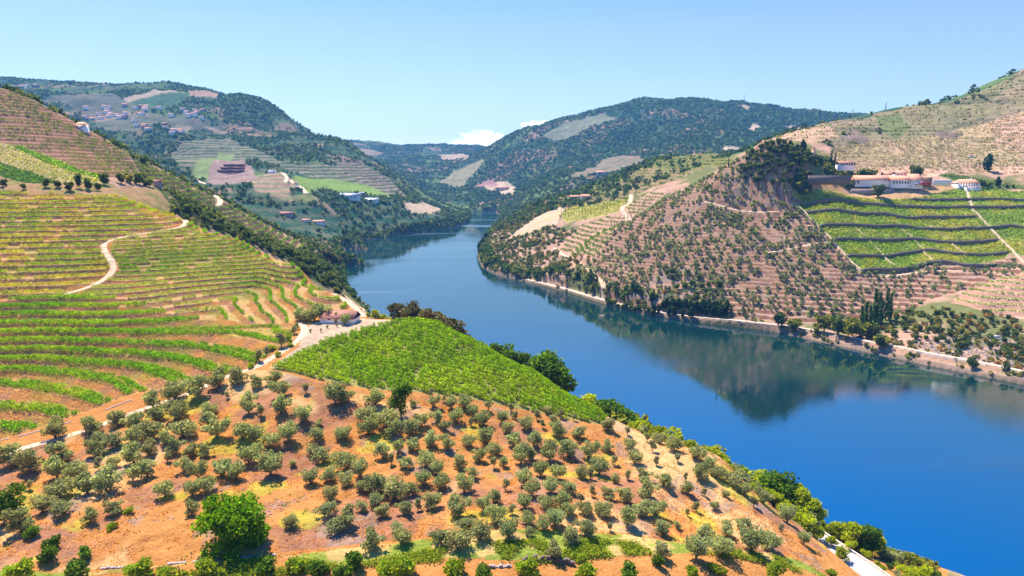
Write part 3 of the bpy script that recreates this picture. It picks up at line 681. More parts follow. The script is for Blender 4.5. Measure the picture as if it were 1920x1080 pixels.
def kind(name, seed, lobes, n_, size, base, tip, trunk, up=.5, var=.3, joined=False):
    r = np.random.default_rng(seed); P, k = crown_pts(r, n_, lobes); V, Fq_ = quads(P, size, r, up)
    cc = leafcol(r, n_, base, var, tip, k); tv, tf = trunk_geo(r, *trunk)
    tc_ = np.tile(np.array([[.13, .10, .075]]), (len(tv), 1))
    if joined:
        me = mesh(name, np.concatenate([V, tv]), np.concatenate([Fq_, tf + len(V)]), [ML, MT], np.concatenate([cc, tc_]))
        mi = np.zeros(len(me.polygons), np.int32); mi[len(Fq_):] = 1; me.polygons.foreach_set('material_index', mi)
        return [(None, me)]
    return [('crown', mesh(name + '_crown', V, Fq_, [ML], cc)), ('trunk', mesh(name + '_trunk', tv, tf, [MT], tc_))]
def lob(r, n_, R_, z0, z1, rl, flat=.8, ring=.62):
    L_ = [(0, 0, (z0 + z1) / 2, R_ * .62, R_ * .62, (z1 - z0) * .42)]
    for i in range(n_):
        a = r.uniform(0, 6.28); q = R_ * ring * math.sqrt(r.random()) * 1.15; z = r.uniform(z0 + rl * .6, z1 - rl * .55)
        s = rl * r.uniform(.7, 1.2); L_.append((math.cos(a) * q, math.sin(a) * q, z, s, s, s * flat))
    return L_
R0 = np.random.default_rng(5)
OLIVE = []
for i in range(10):
    tn = R0.uniform(.94, 1.06, 3) * R0.uniform(.88, 1.12); rad_ = R0.uniform(1.9, 2.25); nl_ = int(R0.integers(8, 13)); hh_ = R0.uniform(3.4, 4.3)
    OLIVE.append(kind('olive', 100 + i, lob(R0, nl_, rad_, .35, hh_, R0.uniform(.85, 1.2), .85, .75), int(R0.integers(1500, 2000)), .25, tuple(np.array((.26, .295, .135)) * tn), tuple(np.array((.42, .44, .23)) * tn), (1.2, .22, 1.0, 4), up=.5))
OLSM = [kind('olive_thin', 120 + i, lob(R0, 5, 1.6, .8, 4.0, .85), 700, .27, (.235, .25, .125), (.35, .35, .2), (1.6, .15, .8, 3), up=.5) for i in range(2)]
ACA = [kind('acacia', 140 + i, lob(R0, 9, 3.4, 1.6, 7.2, 1.5), 1700, .42, (.27, .34, .012), (.46, .48, .02), (3.2, .22, 1.8, 4), up=.8) for i in range(4)]
BRD = [kind('broadleaf', 160 + i, lob(R0, 11, 3.6, 1.2, 8.0, 1.6), 1900, .44, (.07, .15, .018), (.15, .25, .02), (3.0, .28, 1.8, 4), up=.7) for i in range(3)]
EUC = [kind('eucalypt', 180 + i, lob(R0, 8, 3.0, 3.0, 9.5, 1.35), 1500, .42, (.10, .105, .05), (.19, .15, .08), (4.5, .25, 1.8, 5), up=.3) for i in range(3)]
OAK = [kind('oak', 200 + i, lob(R0, 6, 3.3, .6, 6.0, 1.5), 420, .85, (.075, .11, .035), (.13, .17, .04), (2.4, .22, 1.5, 3), up=.7, joined=True) for i in range(4)]
OAKY = [kind('oak_yellow', 210 + i, lob(R0, 6, 3.0, .6, 5.4, 1.4), 380, .8, (.16, .19, .03), (.30, .27, .04), (2.2, .2, 1.5, 3), up=.7, joined=True) for i in range(3)]
AUT = [kind('autumn_bush', 220 + i, lob(R0, 5, 2.6, .2, 4.0, 1.3), 320, .75, (.26, .17, .035), (.40, .24, .04), (1.6, .16, 1.2, 3), up=.6, joined=True) for i in range(2)]
CON = [kind('dark_tree', 230 + i, [(0, 0, 4.8, 2.4, 2.4, 4.4), (.6, .3, 7.8, 1.4, 1.4, 2.4), (-1.1, .2, 3.5, 1.6, 1.6, 2.6), (.9, -1, 4.2, 1.4, 1.4, 2.6)], 460, .85, (.022, .05, .02), (.05, .09, .025), (3.5, .22, 1, 3), joined=True) for i in range(2)]
CYP = [kind('cypress', 240 + i, [(0, 0, 3.6, .75, .75, 3.4), (.05, 0, 7, .5, .5, 3.2), (0, .1, 9.6, .25, .25, 1.8)], 420, .42, (.02, .042, .018), (.04, .07, .02), (1.5, .18, .2, 3), up=0, joined=True) for i in range(2)]
POP = [kind('poplar', 250 + i, [(0, 0, 6, 1.5, 1.5, 5.4), (.3, 0, 12, 1.4, 1.4, 6), (-.3, .3, 17.5, .8, .8, 4)], 620, .8, (.045, .11, .03), (.10, .19, .04), (4, .28, .8, 4), up=.2, joined=True) for i in range(2)]
BUSH = [kind('bush', 260 + i, lob(R0, 5, 1.3, -.1, 1.6, .6), 900, .2, (.20, .30, .02), (.40, .44, .03), (.8, .08, .5, 3), up=.8) for i in range(3)]
BUSHD = [kind('bush_dark', 270 + i, lob(R0, 5, 1.3, -.1, 1.6, .6), 900, .2, (.08, .16, .02), (.18, .27, .03), (.8, .08, .5, 3), up=.8) for i in range(2)]
BIG = [kind('big_tree', 281, lob(np.random.default_rng(3), 42, 5.3, -1.2, 8.8, 1.7, .85, .78), 8000, .40, (.11, .26, .008), (.27, .44, .012), (4, .35, 2.5, 6), up=.7, var=.35)]
SIZE = {}
def numw(n_):
    T_ = ['zero', 'one', 'two', 'three', 'four', 'five', 'six', 'seven', 'eight', 'nine', 'ten', 'eleven', 'twelve', 'thirteen', 'fourteen', 'fifteen', 'sixteen', 'seventeen', 'eighteen', 'nineteen']
    D_ = ['', '', 'twenty', 'thirty', 'forty', 'fifty', 'sixty', 'seventy', 'eighty', 'ninety', 'hundred']
    n_ = max(0, min(100, n_)); return T_[n_] if n_ < 20 else D_[n_ // 10] + ('-' + T_[n_ % 10] if n_ % 10 else '')
def plant(kd, i, x, y, s, name, label, cat, group=None, zofs=-.12, rz=None):
    if group and label:
        pu, pv_ = proj(x, y, float(zat(x, y)) + 2); label = f'{label}, {numw(round(float(pu) / 19.2))} percent across, {numw(round(float(pv_) / 10.8))} down'
    p = kd[i % len(kd)]; z = float(zat(x, y)) + zofs; rz = random.uniform(0, 6.28) if rz is None else rz
    sv = (s * random.uniform(.92, 1.08), s * random.uniform(.92, 1.08), s * random.uniform(.9, 1.12)) if not hasattr(s, '__len__') else s
    if len(p) == 1: 
        o = link(name, p[0][1], None, label, cat, group, None, (x, y, z)); o.rotation_euler[2] = rz; o.scale = sv; return o
    e = empty(name, (x, y, z), rz, label, cat, group, sv)
    for n_, me in p: link(n_, me, e)
    return e
def sight(u, Yd):
    if u >= 1430 or (u >= 1110 and 600 < Yd <= 1050): Yd = RY(Yd)
    th, _ = ray(u, 600); return Yd * math.tan(th), Yd
def tall(kd, i, u, vtop, Yd, h0, name, label, cat, group=None, smax=2.2, wide=1.0):
    """a tree at forward distance Yd whose top reaches the sight line of (u, vtop); h0 = model height"""
    th, s = ray(u, vtop); x, y = sight(u, Yd); zt = H + s * math.hypot(x, y); g = float(zat(x, y)); k = np.clip((zt - g) / h0, .25, smax)
    kk = k * wide
    return plant(kd, i, x, y, (kk, kk, k), name, label, cat, group)
def scatter(pl, n_, r0=60, r1=7000, mind=3.0, avoid=True, seed=1, world=False):
    """n points inside a ground polygon, at least mind apart"""
    r = np.random.default_rng(seed); P = np.asarray(pl, float) if world else hp(pl, r0, r1); a = P.min(0); b = P.max(0); out = np.zeros((0, 2))
    q = r.uniform(a, b, (n_ * 40, 2)); q = q[pip(q[:, 0], q[:, 1], P)]
    if avoid and len(q): q = q[(zat(q[:, 0], q[:, 1], PM) < .05) & (zat(q[:, 0], q[:, 1]) > .3)]
    keep = []; cell = {}
    for p in q:
        c = (int(p[0] // mind), int(p[1] // mind)); ok = True
        for dx in (-1, 0, 1):
            for dy in (-1, 0, 1):
                for w_ in cell.get((c[0] + dx, c[1] + dy), ()):
                    if (w_[0] - p[0]) ** 2 + (w_[1] - p[1]) ** 2 < mind * mind: ok = False
        if ok: cell.setdefault(c, []).append(p); keep.append(p)
        if len(keep) >= n_: break
    return np.array(keep).reshape(-1, 2)
# ---- the olive grove in front, tree by tree
TA = [(65,400,120),(170,440,120),(340,385,120),(315,245,130),(505,225,110),(660,190,90),(745,220,100),(860,90,90),(985,40,120),(880,170,90),(990,140,130),(1115,20,120),(1030,255,110),(1175,140,80),(1180,200,80),(1220,250,120),(1400,80,90),(1400,130,80),(1470,150,70),(1580,25,100),(1580,120,100),(1700,170,100),(1720,20,70),(1890,60,120),(1365,265,100),(1430,290,90),(1520,310,90),(1630,270,110),(1790,265,95),(1760,365,80),(1820,395,100),(1905,280,60),(655,310,90),(760,290,90),(570,300,80),(550,360,90),(850,255,110),(930,300,80),(840,360,90),(990,350,90),(1075,370,80),(1160,370,80),(750,400,100),(640,440,60),(555,450,70),(430,490,100),(320,480,100),(340,590,120),(490,570,100),(600,550,130),(750,510,80),(830,480,90),(940,410,60),(1040,450,80),(1120,490,100),(1250,470,110),(1330,490,100),(1400,400,110),(1520,455,130),(930,590,90),(1080,590,90),(1170,560,90),(1750,520,90),(1840,510,90),(1860,620,90),(1830,700,100),(1640,770,80),(1900,800,90),(240,680,90),(360,690,100),(120,770,120),(510,740,80),(650,690,80),(1080,700,80),(1230,-30,110),(1335,-50,110),(1455,-20,80),(1550,-40,80)]
TB = [(25,60,80),(190,80,90),(150,170,90),(155,240,90),(250,190,110),(300,250,80),(400,230,90),(455,200,70),(540,180,70),(585,230,60),(505,50,50),(520,95,60),(580,80,40),(620,110,60),(695,100,70),(740,150,60),(640,180,70),(800,190,80),(830,120,60),(905,190,60),(955,130,60),(935,240,70),(980,170,50),(1040,210,80),(1100,170,60),(1160,140,50),(1130,220,50),(1195,200,60),(1230,165,50),(1210,250,90),(1305,185,40),(1330,270,70),(1500,225,70),(1500,350,60),(1610,260,50),(1620,330,60),(1720,300,50),(1790,300,60),(1750,350,60),(1870,330,80),(730,210,50),(505,310,80),(600,330,80),(400,340,70),(320,350,70),(235,370,80),(280,420,60),(355,440,70),(20,280,70),(30,430,100),(110,480,80),(480,430,80),(540,470,70),(560,550,80),(460,530,80),(400,590,70),(300,590,110),(190,550,110),(120,570,70),(205,640,80),(30,530,80),(120,680,60),(35,760,100),(230,710,70),(350,690,80),(510,650,90),(430,680,60),(665,430,80),(730,490,70),(690,560,90),(720,310,70),(805,290,90),(860,360,70),(780,400,70),(860,440,60),(910,440,50),(965,310,80),(1010,400,90),(1085,310,80),(1170,380,100),(1060,390,70),(1395,370,90),(1280,360,90),(1450,460,90),(1530,430,50),(1120,480,80),(1210,490,80),(1030,530,80),(1070,590,80),(1180,570,80),(1275,570,80),(1350,490,70),(1400,500,60),(1540,530,50),(1610,510,50),(1650,410,70),(1770,430,50),(1710,510,70),(1890,410,50),(1810,530,80),(1845,580,60),(1730,590,90),(1600,620,80),(1510,610,70),(1410,600,60),(1145,660,70),(1240,660,90),(1365,690,80),(1275,710,70),(1480,700,80),(1610,750,100),(1700,700,90),(1770,700,80),(1810,800,80),(920,570,60),(860,630,70),(800,670,80),(660,690,110),(1030,660,70),(880,730,90),(960,700,60),(1050,760,70),(1200,750,90),(1140,790,70),(945,820,100),(1055,830,50),(780,820,100),(690,780,90),(655,870,110),(550,850,90),(340,860,80),(320,800,60),(185,870,110),(1290,850,90),(1370,800,100),(1195,930,90),(1350,640,60),(1800,930,90)]
TCc = [(15,520,40),(25,590,60),(75,380,80),(110,490,90),(190,490,70),(150,440,60),(270,520,80),(345,590,70),(75,690,60),(180,680,50),(400,660,60),(455,630,80),(120,830,80),(250,820,70),(335,790,70),(75,930,110),(210,910,100),(390,890,110),(500,890,90),(590,740,80),(690,780,80),(680,870,60),(430,480,80),(370,460,80)]
trees = [(x / 3, 720 + y / 3, w / 3 * .88) for x, y, w in TA] + [(640 + x / 3, 720 + y / 3, w / 3) for x, y, w in TB] + [(1280 + x / 3, 720 + y / 3, w / 3) for x, y, w in TCc]
OPOS = []
for i, (u, v, w_) in enumerate(trees):
    p = hit(u, v + w_ * .52, 60, 330); dist = math.dist(p, (0, 0, H)); s = w_ * dist / F / 4.3
    s = min(max(s, .45), 1.45) * 1.18
    OPOS.append((p[0], p[1], s, u, v, w_))
extra = scatter([(0,880),(170,830),(420,740),(640,745),(1180,830),(1400,930),(1500,1010),(1380,1030),(700,1030),(560,1000),(440,1010),(20,1000)], 85, 60, 300, 3.6, seed=4)
nx = 0
for p in extra:
    if min(math.hypot(p[0] - q[0], p[1] - q[1]) for q in OPOS) > 4.6 and nx < 40:
        u, v = proj(p[0], p[1], float(zat(p[0], p[1])) + 2)
        if 350 < u < 500 and 900 < v < 1040: continue
        if 480 < u < 600 and 880 < v < 1040: continue
        OPOS.append((p[0], p[1], random.uniform(.5, .8), u, v, 20)); nx += 1
for i, (x, y, s, u, v, w_) in enumerate(OPOS):
    thin = w_ < 21 and i % 2 == 0
    if v > 1000: zn = ('grey-green olive tree just above the green scrub', 'olive trees in the lowest row of the grove')
    elif v < 790 and u < 470: zn = ('grey-green olive tree beside the pale dirt track', 'olive trees along the dirt track')
    elif v < 800: zn = ('silvery olive tree below the dense green vineyard', 'olive trees under the dense vineyard')
    elif u > 1250: zn = ('grey-green olive tree on the shoulder above the road', 'olive trees on the shoulder above the road')
    elif u < 640: zn = ('silvery olive tree on the left foreground slope', 'olive trees on the left of the grove')
    else: zn = ('round olive tree on the middle foreground slope', 'olive trees in the middle of the grove')
    plant(OLSM if thin else OLIVE, i * 5 + (i // 7), x, y, s, 'olive_tree', zn[0], 'olive tree', zn[1])
for u, v, w_ in [(590,597,34),(562,595,26),(606,594,32),(648,603,20),(575,596,24),(627,596,18)]:
    p = hit(u, v + 6, 200, 340); dist = math.dist(p, (0, 0, H)); plant(OLIVE, int(u), p[0], p[1], w_ * dist / F / 4.2, 'olive_tree', 'dark round olive in front of the farm shed', 'olive tree', 'olive trees by the farm shed')
for u, v in [(582,624),(601,622),(614,616),(632,613)]:
    p = hit(u, v, 200, 340); plant(OLSM, u, p[0], p[1], .42, 'young_tree', 'small young tree planted on the bare yard before the shed', 'tree', 'young trees in the yard')
# ---- the single big green tree and scrub at the bottom
p = hit(427, 1036, 60, 300); dist = math.dist(p, (0, 0, H)); plant(BIG, 0, p[0], p[1] + 3, 128 * dist / F / 12.0, 'fig_tree', 'big bright green broadleaf tree alone among grey olives at lower left', 'tree', None)
p = hit(10, 985, 60, 300); plant(BRD, 1, p[0], p[1], 1.15, 'broadleaf_tree', 'dark green tree cut by the left edge of the photo', 'tree')
p = hit(752, 782, 60, 300); plant(BRD, 2, p[0], p[1], (.85, .85, 1.35), 'broadleaf_tree', 'tall green tree rising over the olives against the dense vineyard', 'tree')
for u, v, w_, k in [(100,1030,32,BUSHD),(85,1055,34,BUSHD),(160,1045,30,BUSHD),(208,993,20,BUSH),(240,962,16,BUSH),(55,1010,28,BUSHD)]:
    p = hit(u, v, 60, 300); dist = math.dist(p, (0, 0, H)); plant(k, u, p[0], p[1], w_ * dist / F / 2.6, 'shrub', 'bright green shrub on the dry grass at the lower left', 'shrub', 'shrubs at the lower left')
for j, (u, v, w_) in enumerate([(665,1065,110),(720,1078,55),(760,1075,80),(600,1078,80),(850,1082,70),(560,1070,50),(500,1075,60),(390,1080,90),(255,1085,70),(150,1090,60),(1345,1075,40),(1300,1080,40),(1180,1085,60),(1450,1080,50),(985,1080,60),(910,1090,50),(1560,1080,30),(1100,1085,60),(640,1090,90),(320,1090,70),(30,1090,60),(1230,1060,36),(1090,1052,30)]):
    p = hit(u, v, 60, 300); dist = math.dist(p, (0, 0, H)); plant(BUSH if j % 3 else BUSHD, j, p[0], p[1], min(w_, 62) * dist / F / 3.4, 'shrub', 'yellow-green bush in the scrub along the bottom edge', 'shrub', 'bushes along the bottom edge')
for j, (u, v, w_) in enumerate([(552,628,16),(540,640,20),(528,650,22),(512,656,18),(500,668,16),(545,650,14),(486,678,18),(520,668,14),(556,618,12),(470,690,16)]):
    p = hit(u, v, 60, 330); dist = math.dist(p, (0, 0, H)); plant(BUSH if j % 2 else OLSM, j, p[0], p[1], w_ * dist / F / (2.6 if j % 2 else 3.2), 'shrub', 'yellowish shrub on the bank above the track', 'shrub', 'shrubs on the bank above the track')
# low brambles and weeds as ground cover
def cover(name, label, mask_pts, size, colr_, n_per, hgt, mat=None, up=1.2, seed=9, cat='ground cover'):
    r = np.random.default_rng(seed); P = np.repeat(mask_pts, n_per, axis=0) + np.concatenate([r.normal(size=(len(mask_pts) * n_per, 2)) * size * 1.6], 1)
    z = zat(P[:, 0], P[:, 1]); P = np.column_stack([P, z + r.uniform(0, hgt, len(P))]); V, f = quads(P, size, r, up)
    c = leafcol(r, len(P), colr_[0], .35, colr_[1]); return link(name, mesh(name, V, f, [mat or MLS], c), None, label, cat, None, 'stuff')
q = scatter([(330,1068),(420,1056),(540,1042),(640,1066),(960,1062),(1100,1048),(1240,1040),(1400,1035),(1500,1060),(1590,1110),(300,1110)], 3600, 60, 250, .5, seed=6)
q = q[fbm(q[:, 0], q[:, 1], 9, 3, 88) > .46]
cover('brambles', 'low green brambles matted along the bottom of the slope', q, .3, ((.19, .27, .02), (.38, .40, .04)), 20, .8)
q = scatter([(-60,1100),(-60,870),(170,815),(470,705),(700,745),(1150,812),(1250,835),(1400,905),(1560,1065),(1560,1100)], 7000, 60, 320, .5, seed=8)
nz = fbm(q[:, 0], q[:, 1], 10, 3, 91); q1 = q[nz > .5]; q2 = q[(nz < .42)]
cover('dry_grass', 'dry straw grass tufts over the grove floor', q1, .26, ((.52, .235, .065), (.60, .34, .10)), 7, .35, MLS, 0.2, 12)
cover('weeds', 'sparse green weeds between the olive trees', q2[::7], .28, ((.20, .24, .03), (.36, .36, .05)), 9, .4, MLS, .8, 13)
# stones strewn over the slope
def rocks(name, label, P, s0, s1, seed, colr_=(.30, .23, .20)):
    r = np.random.default_rng(seed); n_ = len(P); base = np.array([[1,0,0],[-1,0,0],[0,1,0],[0,-1,0],[0,0,1],[0,0,-1]], float)
    tf = np.array([[0,2,4],[2,1,4],[1,3,4],[3,0,4],[2,0,5],[1,2,5],[3,1,5],[0,3,5]])
    z = zat(P[:, 0], P[:, 1]); s = r.uniform(s0, s1, n_) ** 1; V = base[None] * r.uniform(.5, 1.2, (n_, 6, 1)) * s[:, None, None] * np.array([1, 1, .6]); an = r.uniform(0, 6.28, n_)
    ca, sa = np.cos(an)[:, None], np.sin(an)[:, None]; V = np.stack([V[..., 0] * ca - V[..., 1] * sa, V[..., 0] * sa + V[..., 1] * ca, V[..., 2]], -1) + np.column_stack([P, z])[:, None]
    f = (tf[None] + (np.arange(n_) * 6)[:, None, None]).reshape(-1, 3); c = np.repeat(np.array(colr_)[None] * r.uniform(.6, 1.5, n_)[:, None], 6, 0)
    link(name, mesh(name, V.reshape(-1, 3), f, [MG], c), None, label, 'stones', None, 'stuff')
q = scatter([(-60,1100),(-60,900),(300,800),(700,745),(1150,812),(1400,905),(1560,1065)], 9000, 60, 320, .35, seed=18); q = q[fbm(q[:, 0], q[:, 1], 8, 4, 43) > .56]
rocks('scattered_stones', 'broken schist stones strewn over the grove slope', q, .08, .38, 3)
rocks('bank_stones', 'grey rocks heaped along the far bank above the track', scatter([(1700,640),(1800,620),(1930,640),(1930,695),(1800,675)], 900, 400, 700, .9, seed=19), .3, 1.5, 4, (.30, .25, .25))
# ---- vine rows: they follow the contour terraces (or straight planting lines)
def AREA_(_x):
    return RR * np.gradient(thc)[:, None] * np.gradient(rr)[None]
def level_segs(mask, Sf, h, ph):
    ii, jj = np.nonzero(mask); i0, i1, j0, j1 = ii.min(), ii.max() + 1, jj.min(), jj.max() + 1
    m = mask[i0:i1, j0:j1]; s = (Sf[i0:i1, j0:j1] - ph) / h; x = X[i0:i1, j0:j1]; y = Y[i0:i1, j0:j1]
    mm = m[:-1, :-1] & m[1:, 1:]
    c = [s[:-1, :-1], s[1:, :-1], s[1:, 1:], s[:-1, 1:]]; cx = [x[:-1, :-1], x[1:, :-1], x[1:, 1:], x[:-1, 1:]]; cy = [y[:-1, :-1], y[1:, :-1], y[1:, 1:], y[:-1, 1:]]
    mxs = np.maximum.reduce(c); k = np.floor(mxs); sel = mm & (k > np.minimum.reduce(c)); k = k[sel]
    c = [a[sel] for a in c]; cx = [a[sel] for a in cx]; cy = [a[sel] for a in cy]; n_ = len(k)
    P = np.zeros((n_, 2, 2)); cnt = np.zeros(n_, int)
    for a in range(4):
        b = (a + 1) % 4; cr = (c[a] < k) != (c[b] < k); t_ = (k - c[a]) / np.where(cr, c[b] - c[a], 1); w_ = cr & (cnt < 2)
        e = np.nonzero(w_)[0]; P[e, cnt[e], 0] = (cx[a] + t_ * (cx[b] - cx[a]))[e]; P[e, cnt[e], 1] = (cy[a] + t_ * (cy[b] - cy[a]))[e]; cnt += w_
    g = cnt == 2; return P[g], k[g].astype(int)
def rows(mask, Sf, h, ph, per_m, size, hgt, wid, cols, seed, gap=.12, gsc=6.0, gth=.0, lift=.25):
    P, k = level_segs(mask & (PM < .05), Sf, h, ph); r = np.random.default_rng(seed)
    Ls = np.hypot(*(P[:, 1] - P[:, 0]).T); cn = r.poisson(Ls * per_m); si = np.repeat(np.arange(len(P)), cn); t_ = r.random(len(si))[:, None]
    q = P[si, 0] * (1 - t_) + P[si, 1] * t_; kk = k[si]
    keep = fbm(q[:, 0], q[:, 1] + kk * 13.0, gsc, 2, 71) > gth + .28
    q = q[keep]; kk = kk[keep]
    d = (P[:, 1] - P[:, 0])[si][keep]; d /= np.linalg.norm(d, axis=1)[:, None] + 1e-9; off_ = np.clip(r.normal(size=len(q)), -2, 2) * wid * .5
    q = q + np.stack([-d[:, 1], d[:, 0]], -1) * off_[:, None]
    hh = lift + (hgt - lift) * r.random(len(q)) * (.75 + .5 * vnoise(q[:, 0] / 1.6, q[:, 1] / 1.6, 3))
    z = zat(q[:, 0], q[:, 1]) + hh
    n_ = len(q); Pn = np.column_stack([q, z]); V, f = quads(Pn, size, r, .5); pn = fbm(q[:, 0], q[:, 1], 22, 3, 72)[:, None]
    c = np.array(cols[0])[None] * (1 - sstep(.4, .65, pn)) + np.array(cols[1])[None] * sstep(.4, .65, pn); c = c * r.uniform(.55, 1.4, n_)[:, None] * (.62 + .76 * vnoise(q[:, 0] / 1.2, q[:, 1] / 1.2, 8))[:, None]
    return V.reshape(n_, 4, 3), c, kk
def ordn(n_):
    W_ = ['zeroth', 'first', 'second', 'third', 'fourth', 'fifth', 'sixth', 'seventh', 'eighth', 'ninth', 'tenth', 'eleventh', 'twelfth', 'thirteenth', 'fourteenth', 'fifteenth', 'sixteenth', 'seventeenth', 'eighteenth', 'nineteenth', 'twentieth']
    if n_ <= 20: return W_[n_]
    return str(n_) + ('st' if n_ % 10 == 1 and n_ != 11 else 'nd' if n_ % 10 == 2 else 'rd' if n_ % 10 == 3 else 'th')
def vine_rows(mask, Sf, h, ph, per_m, size, hgt, wid, cols, seed, label, group, gth=0.0, stuff=False, name='vine_row', gsc=6.0, rev=False, side='the bottom'):
    V, c, kk = rows(mask, Sf, h, ph, per_m, size, hgt, wid, cols, seed, gth=gth, gsc=gsc)
    if stuff: return V, c
    nn = 0; ks = [k for k in np.unique(kk) if (kk == k).sum() >= 60]
    for q_, k in enumerate(ks[::-1] if rev else ks):
        m = kk == k; v = V[m]; c_ = c[m]; ctr = v.mean(1)[:, :2]; cc_ = ctr - ctr.mean(0); ax_ = np.linalg.svd(cc_.T @ cc_)[0][:, 0]; t_ = cc_ @ ax_; o_ = np.argsort(t_)
        cuts = np.nonzero(np.diff(t_[o_]) > 4.0)[0] + 1; pcs = [q for q in np.split(o_, cuts) if len(q) > 80]
        for w_, pc in enumerate(pcs):
            n_ = len(pc); nn += 1; sfx = '' if len(pcs) == 1 else (', ' + ['first', 'second', 'third', 'fourth', 'fifth', 'sixth'][min(w_, 5)] + ' stretch')
            link(name, mesh(name, v[pc].reshape(-1, 3), np.arange(4 * n_).reshape(-1, 4), [MLS], np.repeat(c_[pc], 4, 0)), None, f'{label}, {ordn(q_ + 1)} from {side}{sfx}', 'vine row', group)
    print(label[:30], nn, len(V))
VG = ((.15, .33, .012), (.25, .39, .018)); VY = ((.22, .34, .015), (.42, .40, .03))
vine_rows(Zz['low'], ZC, 2.05, .25, 70, .34, 1.75, 1.7, VG, 31, 'thick green vine row on the broad lower-left terraces', 'vine rows on the broad lower-left terraces', gth=-.1)
vine_rows(Zz['low'], ZC, 2.05, .9, 55, .32, 1.45, 1.2, VG, 32, 'thin patchy vine row on the broad lower-left terraces', 'second vine rows on the lower-left terraces', gth=-.02)
vine_rows(Zz['nose'], SN, 1.45, .12, 34, .33, 1.5, .8, VG, 33, 'narrow vine row curving round the spur above the shed', 'vine rows curving round the spur', gth=-.02)
vine_rows(Zz['upper'], ZC, 2.2, .2, 30, .38, 1.7, 1.1, VY, 34, 'yellow-green vine row left of the winding track', 'vine rows left of the winding track', gth=.03)
vine_rows(Zz['upper'], ZC, 2.2, .9, 8, .42, 1.3, 1.0, VG, 44, 'sparse vine row left of the winding track', 'sparse second rows left of the winding track', gth=.14)
a_ = hit(640, 655, 60, 330); b_ = hit(1000, 765, 60, 330); dx, dy = (b_ - a_)[:2] / math.hypot(*(b_ - a_)[:2])
SD = -dy * X + dx * Y + (fbm(X, Y, 60, 2, 5) - .5) * 3
vine_rows(Zz['dense'], SD, 2.5, 0, 70, .32, 1.8, .85, ((.20, .35, .012), (.29, .42, .016)), 35, 'lush vine row of the dense bright green vineyard', 'vine rows of the dense green vineyard', gth=.03, gsc=1.5, side='its grove side')
vine_rows(Zz['brown'], ZC, 3.0, .3, 5.5, .6, 1.5, 1.1, ((.11, .19, .02), (.17, .24, .03)), 36, 'vine row on the steep brown upper-left slope', 'vine rows on the steep upper-left slope', gth=.10)
vine_rows(Zz['ridge'], ZC, 4.0, .4, 4.5, .9, 2.0, 1.6, ((.10, .19, .02), (.15, .22, .03)), 37, 'dark green vine row stepping down the left ridge', 'vine rows down the left ridge', gth=.0)
vine_rows(Zz['corner'], ZC, 3.2, .3, 7, .8, 1.7, 1.6, VG, 38, 'vine row on the right-edge pink terraces', 'vine rows on the right-edge terraces', gth=-.02)
vine_rows(Zz['midlow'], ZC, 4.2, .3, 4, 1.1, 2.1, 2.0, ((.10, .2, .02), (.14, .22, .03)), 39, 'dark vine row curving over pink terraces across the river', 'vine rows across the river', gth=-.04)
# dry and green grass tufts on the banks of the near terraces
for i_, (zk, cc_) in enumerate([('low', 3.4), ('nose', 1.2), ('upper', 1.0)]):
    rq_ = np.random.default_rng(300 + i_); m_ = Zz[zk] & (PM < .05) & (rq_.random(X.shape) < AREA_(X) * cc_)
    pq = np.stack([X[m_], Y[m_]], -1); pn_ = fbm(pq[:, 0], pq[:, 1], 11, 3, 46)
    for nm_, sel_, cl_ in (('terrace_dry_grass', pn_ <= .52, ((.54, .31, .14), (.64, .42, .20))), ('terrace_green_grass', pn_ > .52, ((.34, .32, .06), (.50, .42, .10)))):
        cover(nm_, ('dry straw grass' if sel_ is not None and 'dry' in nm_ else 'yellow-green grass') + ' on the vineyard banks of the ' + {'low': 'lower-left terraces', 'nose': 'rounded spur', 'upper': 'terraces left of the track'}[zk], pq[sel_], .24 if zk == 'low' else .26, cl_, 2, .5, MLS, .6, 310 + i_)
vv = []
for mk, Sf, h, pm, sz, hg, wd, cc, sd_, gt in [
    (Zz['yellow'], X * math.cos(.1) + Y * .25, 3.1, 3, .7, 1.4, .8, ((.24, .30, .04), (.40, .38, .07)), 51, -.1),
    (Zz['greenA'], ZC, 1.2, 4, .8, 1.5, 1, VG, 52, -.2), (Zz['greenB'], ZC, 1.2, 4, .8, 1.5, 1, ((.09, .19, .02), (.12, .22, .02)), 53, -.2),
    (Zz['walled'], ZC + off * .0, 1.0, 3.6, .9, 1.5, 1.2, ((.19, .31, .015), (.34, .36, .025)), 54, .03),
    (Zz['midup'], ZC, 5.0, 1.3, 1.7, 1.8, 2.2, ((.10, .18, .025), (.15, .22, .03)), 55, .02), (Zz['midyel'], X * .8 + Y * .6, 3.4, 1.0, 1.3, 1.5, 1, ((.20, .24, .03), (.30, .28, .05)), 56, .0),
    (Zz['back'], ZC, 3.6, 1.6, 1.3, 1.5, 1.6, ((.20, .22, .05), (.26, .24, .06)), 57, .06), (Zz['backgreen'], X, 2.6, 1.6, 1.1, 1.4, 1, ((.08, .15, .03), (.12, .18, .04)), 58, -.1),
    (Zz['backtop'], ZC, 6.0, .7, 2.2, 2.2, 2.6, ((.13, .17, .05), (.18, .19, .06)), 59, .16)]:
    v, c = vine_rows(mk, Sf, h, .3, pm, sz, hg, wd, cc, sd_, '', '', gth=gt, stuff=True); vv.append((v, c))
V = np.concatenate([a for a, b in vv]); c = np.concatenate([b for a, b in vv]); print('far vines', len(V))
link('distant_vines', mesh('distant_vines', V.reshape(-1, 3), np.arange(4 * len(V)).reshape(-1, 4), [MLS], np.repeat(c, 4, 0)), None, 'vines covering the distant terraces and fields', 'vines', None, 'stuff')
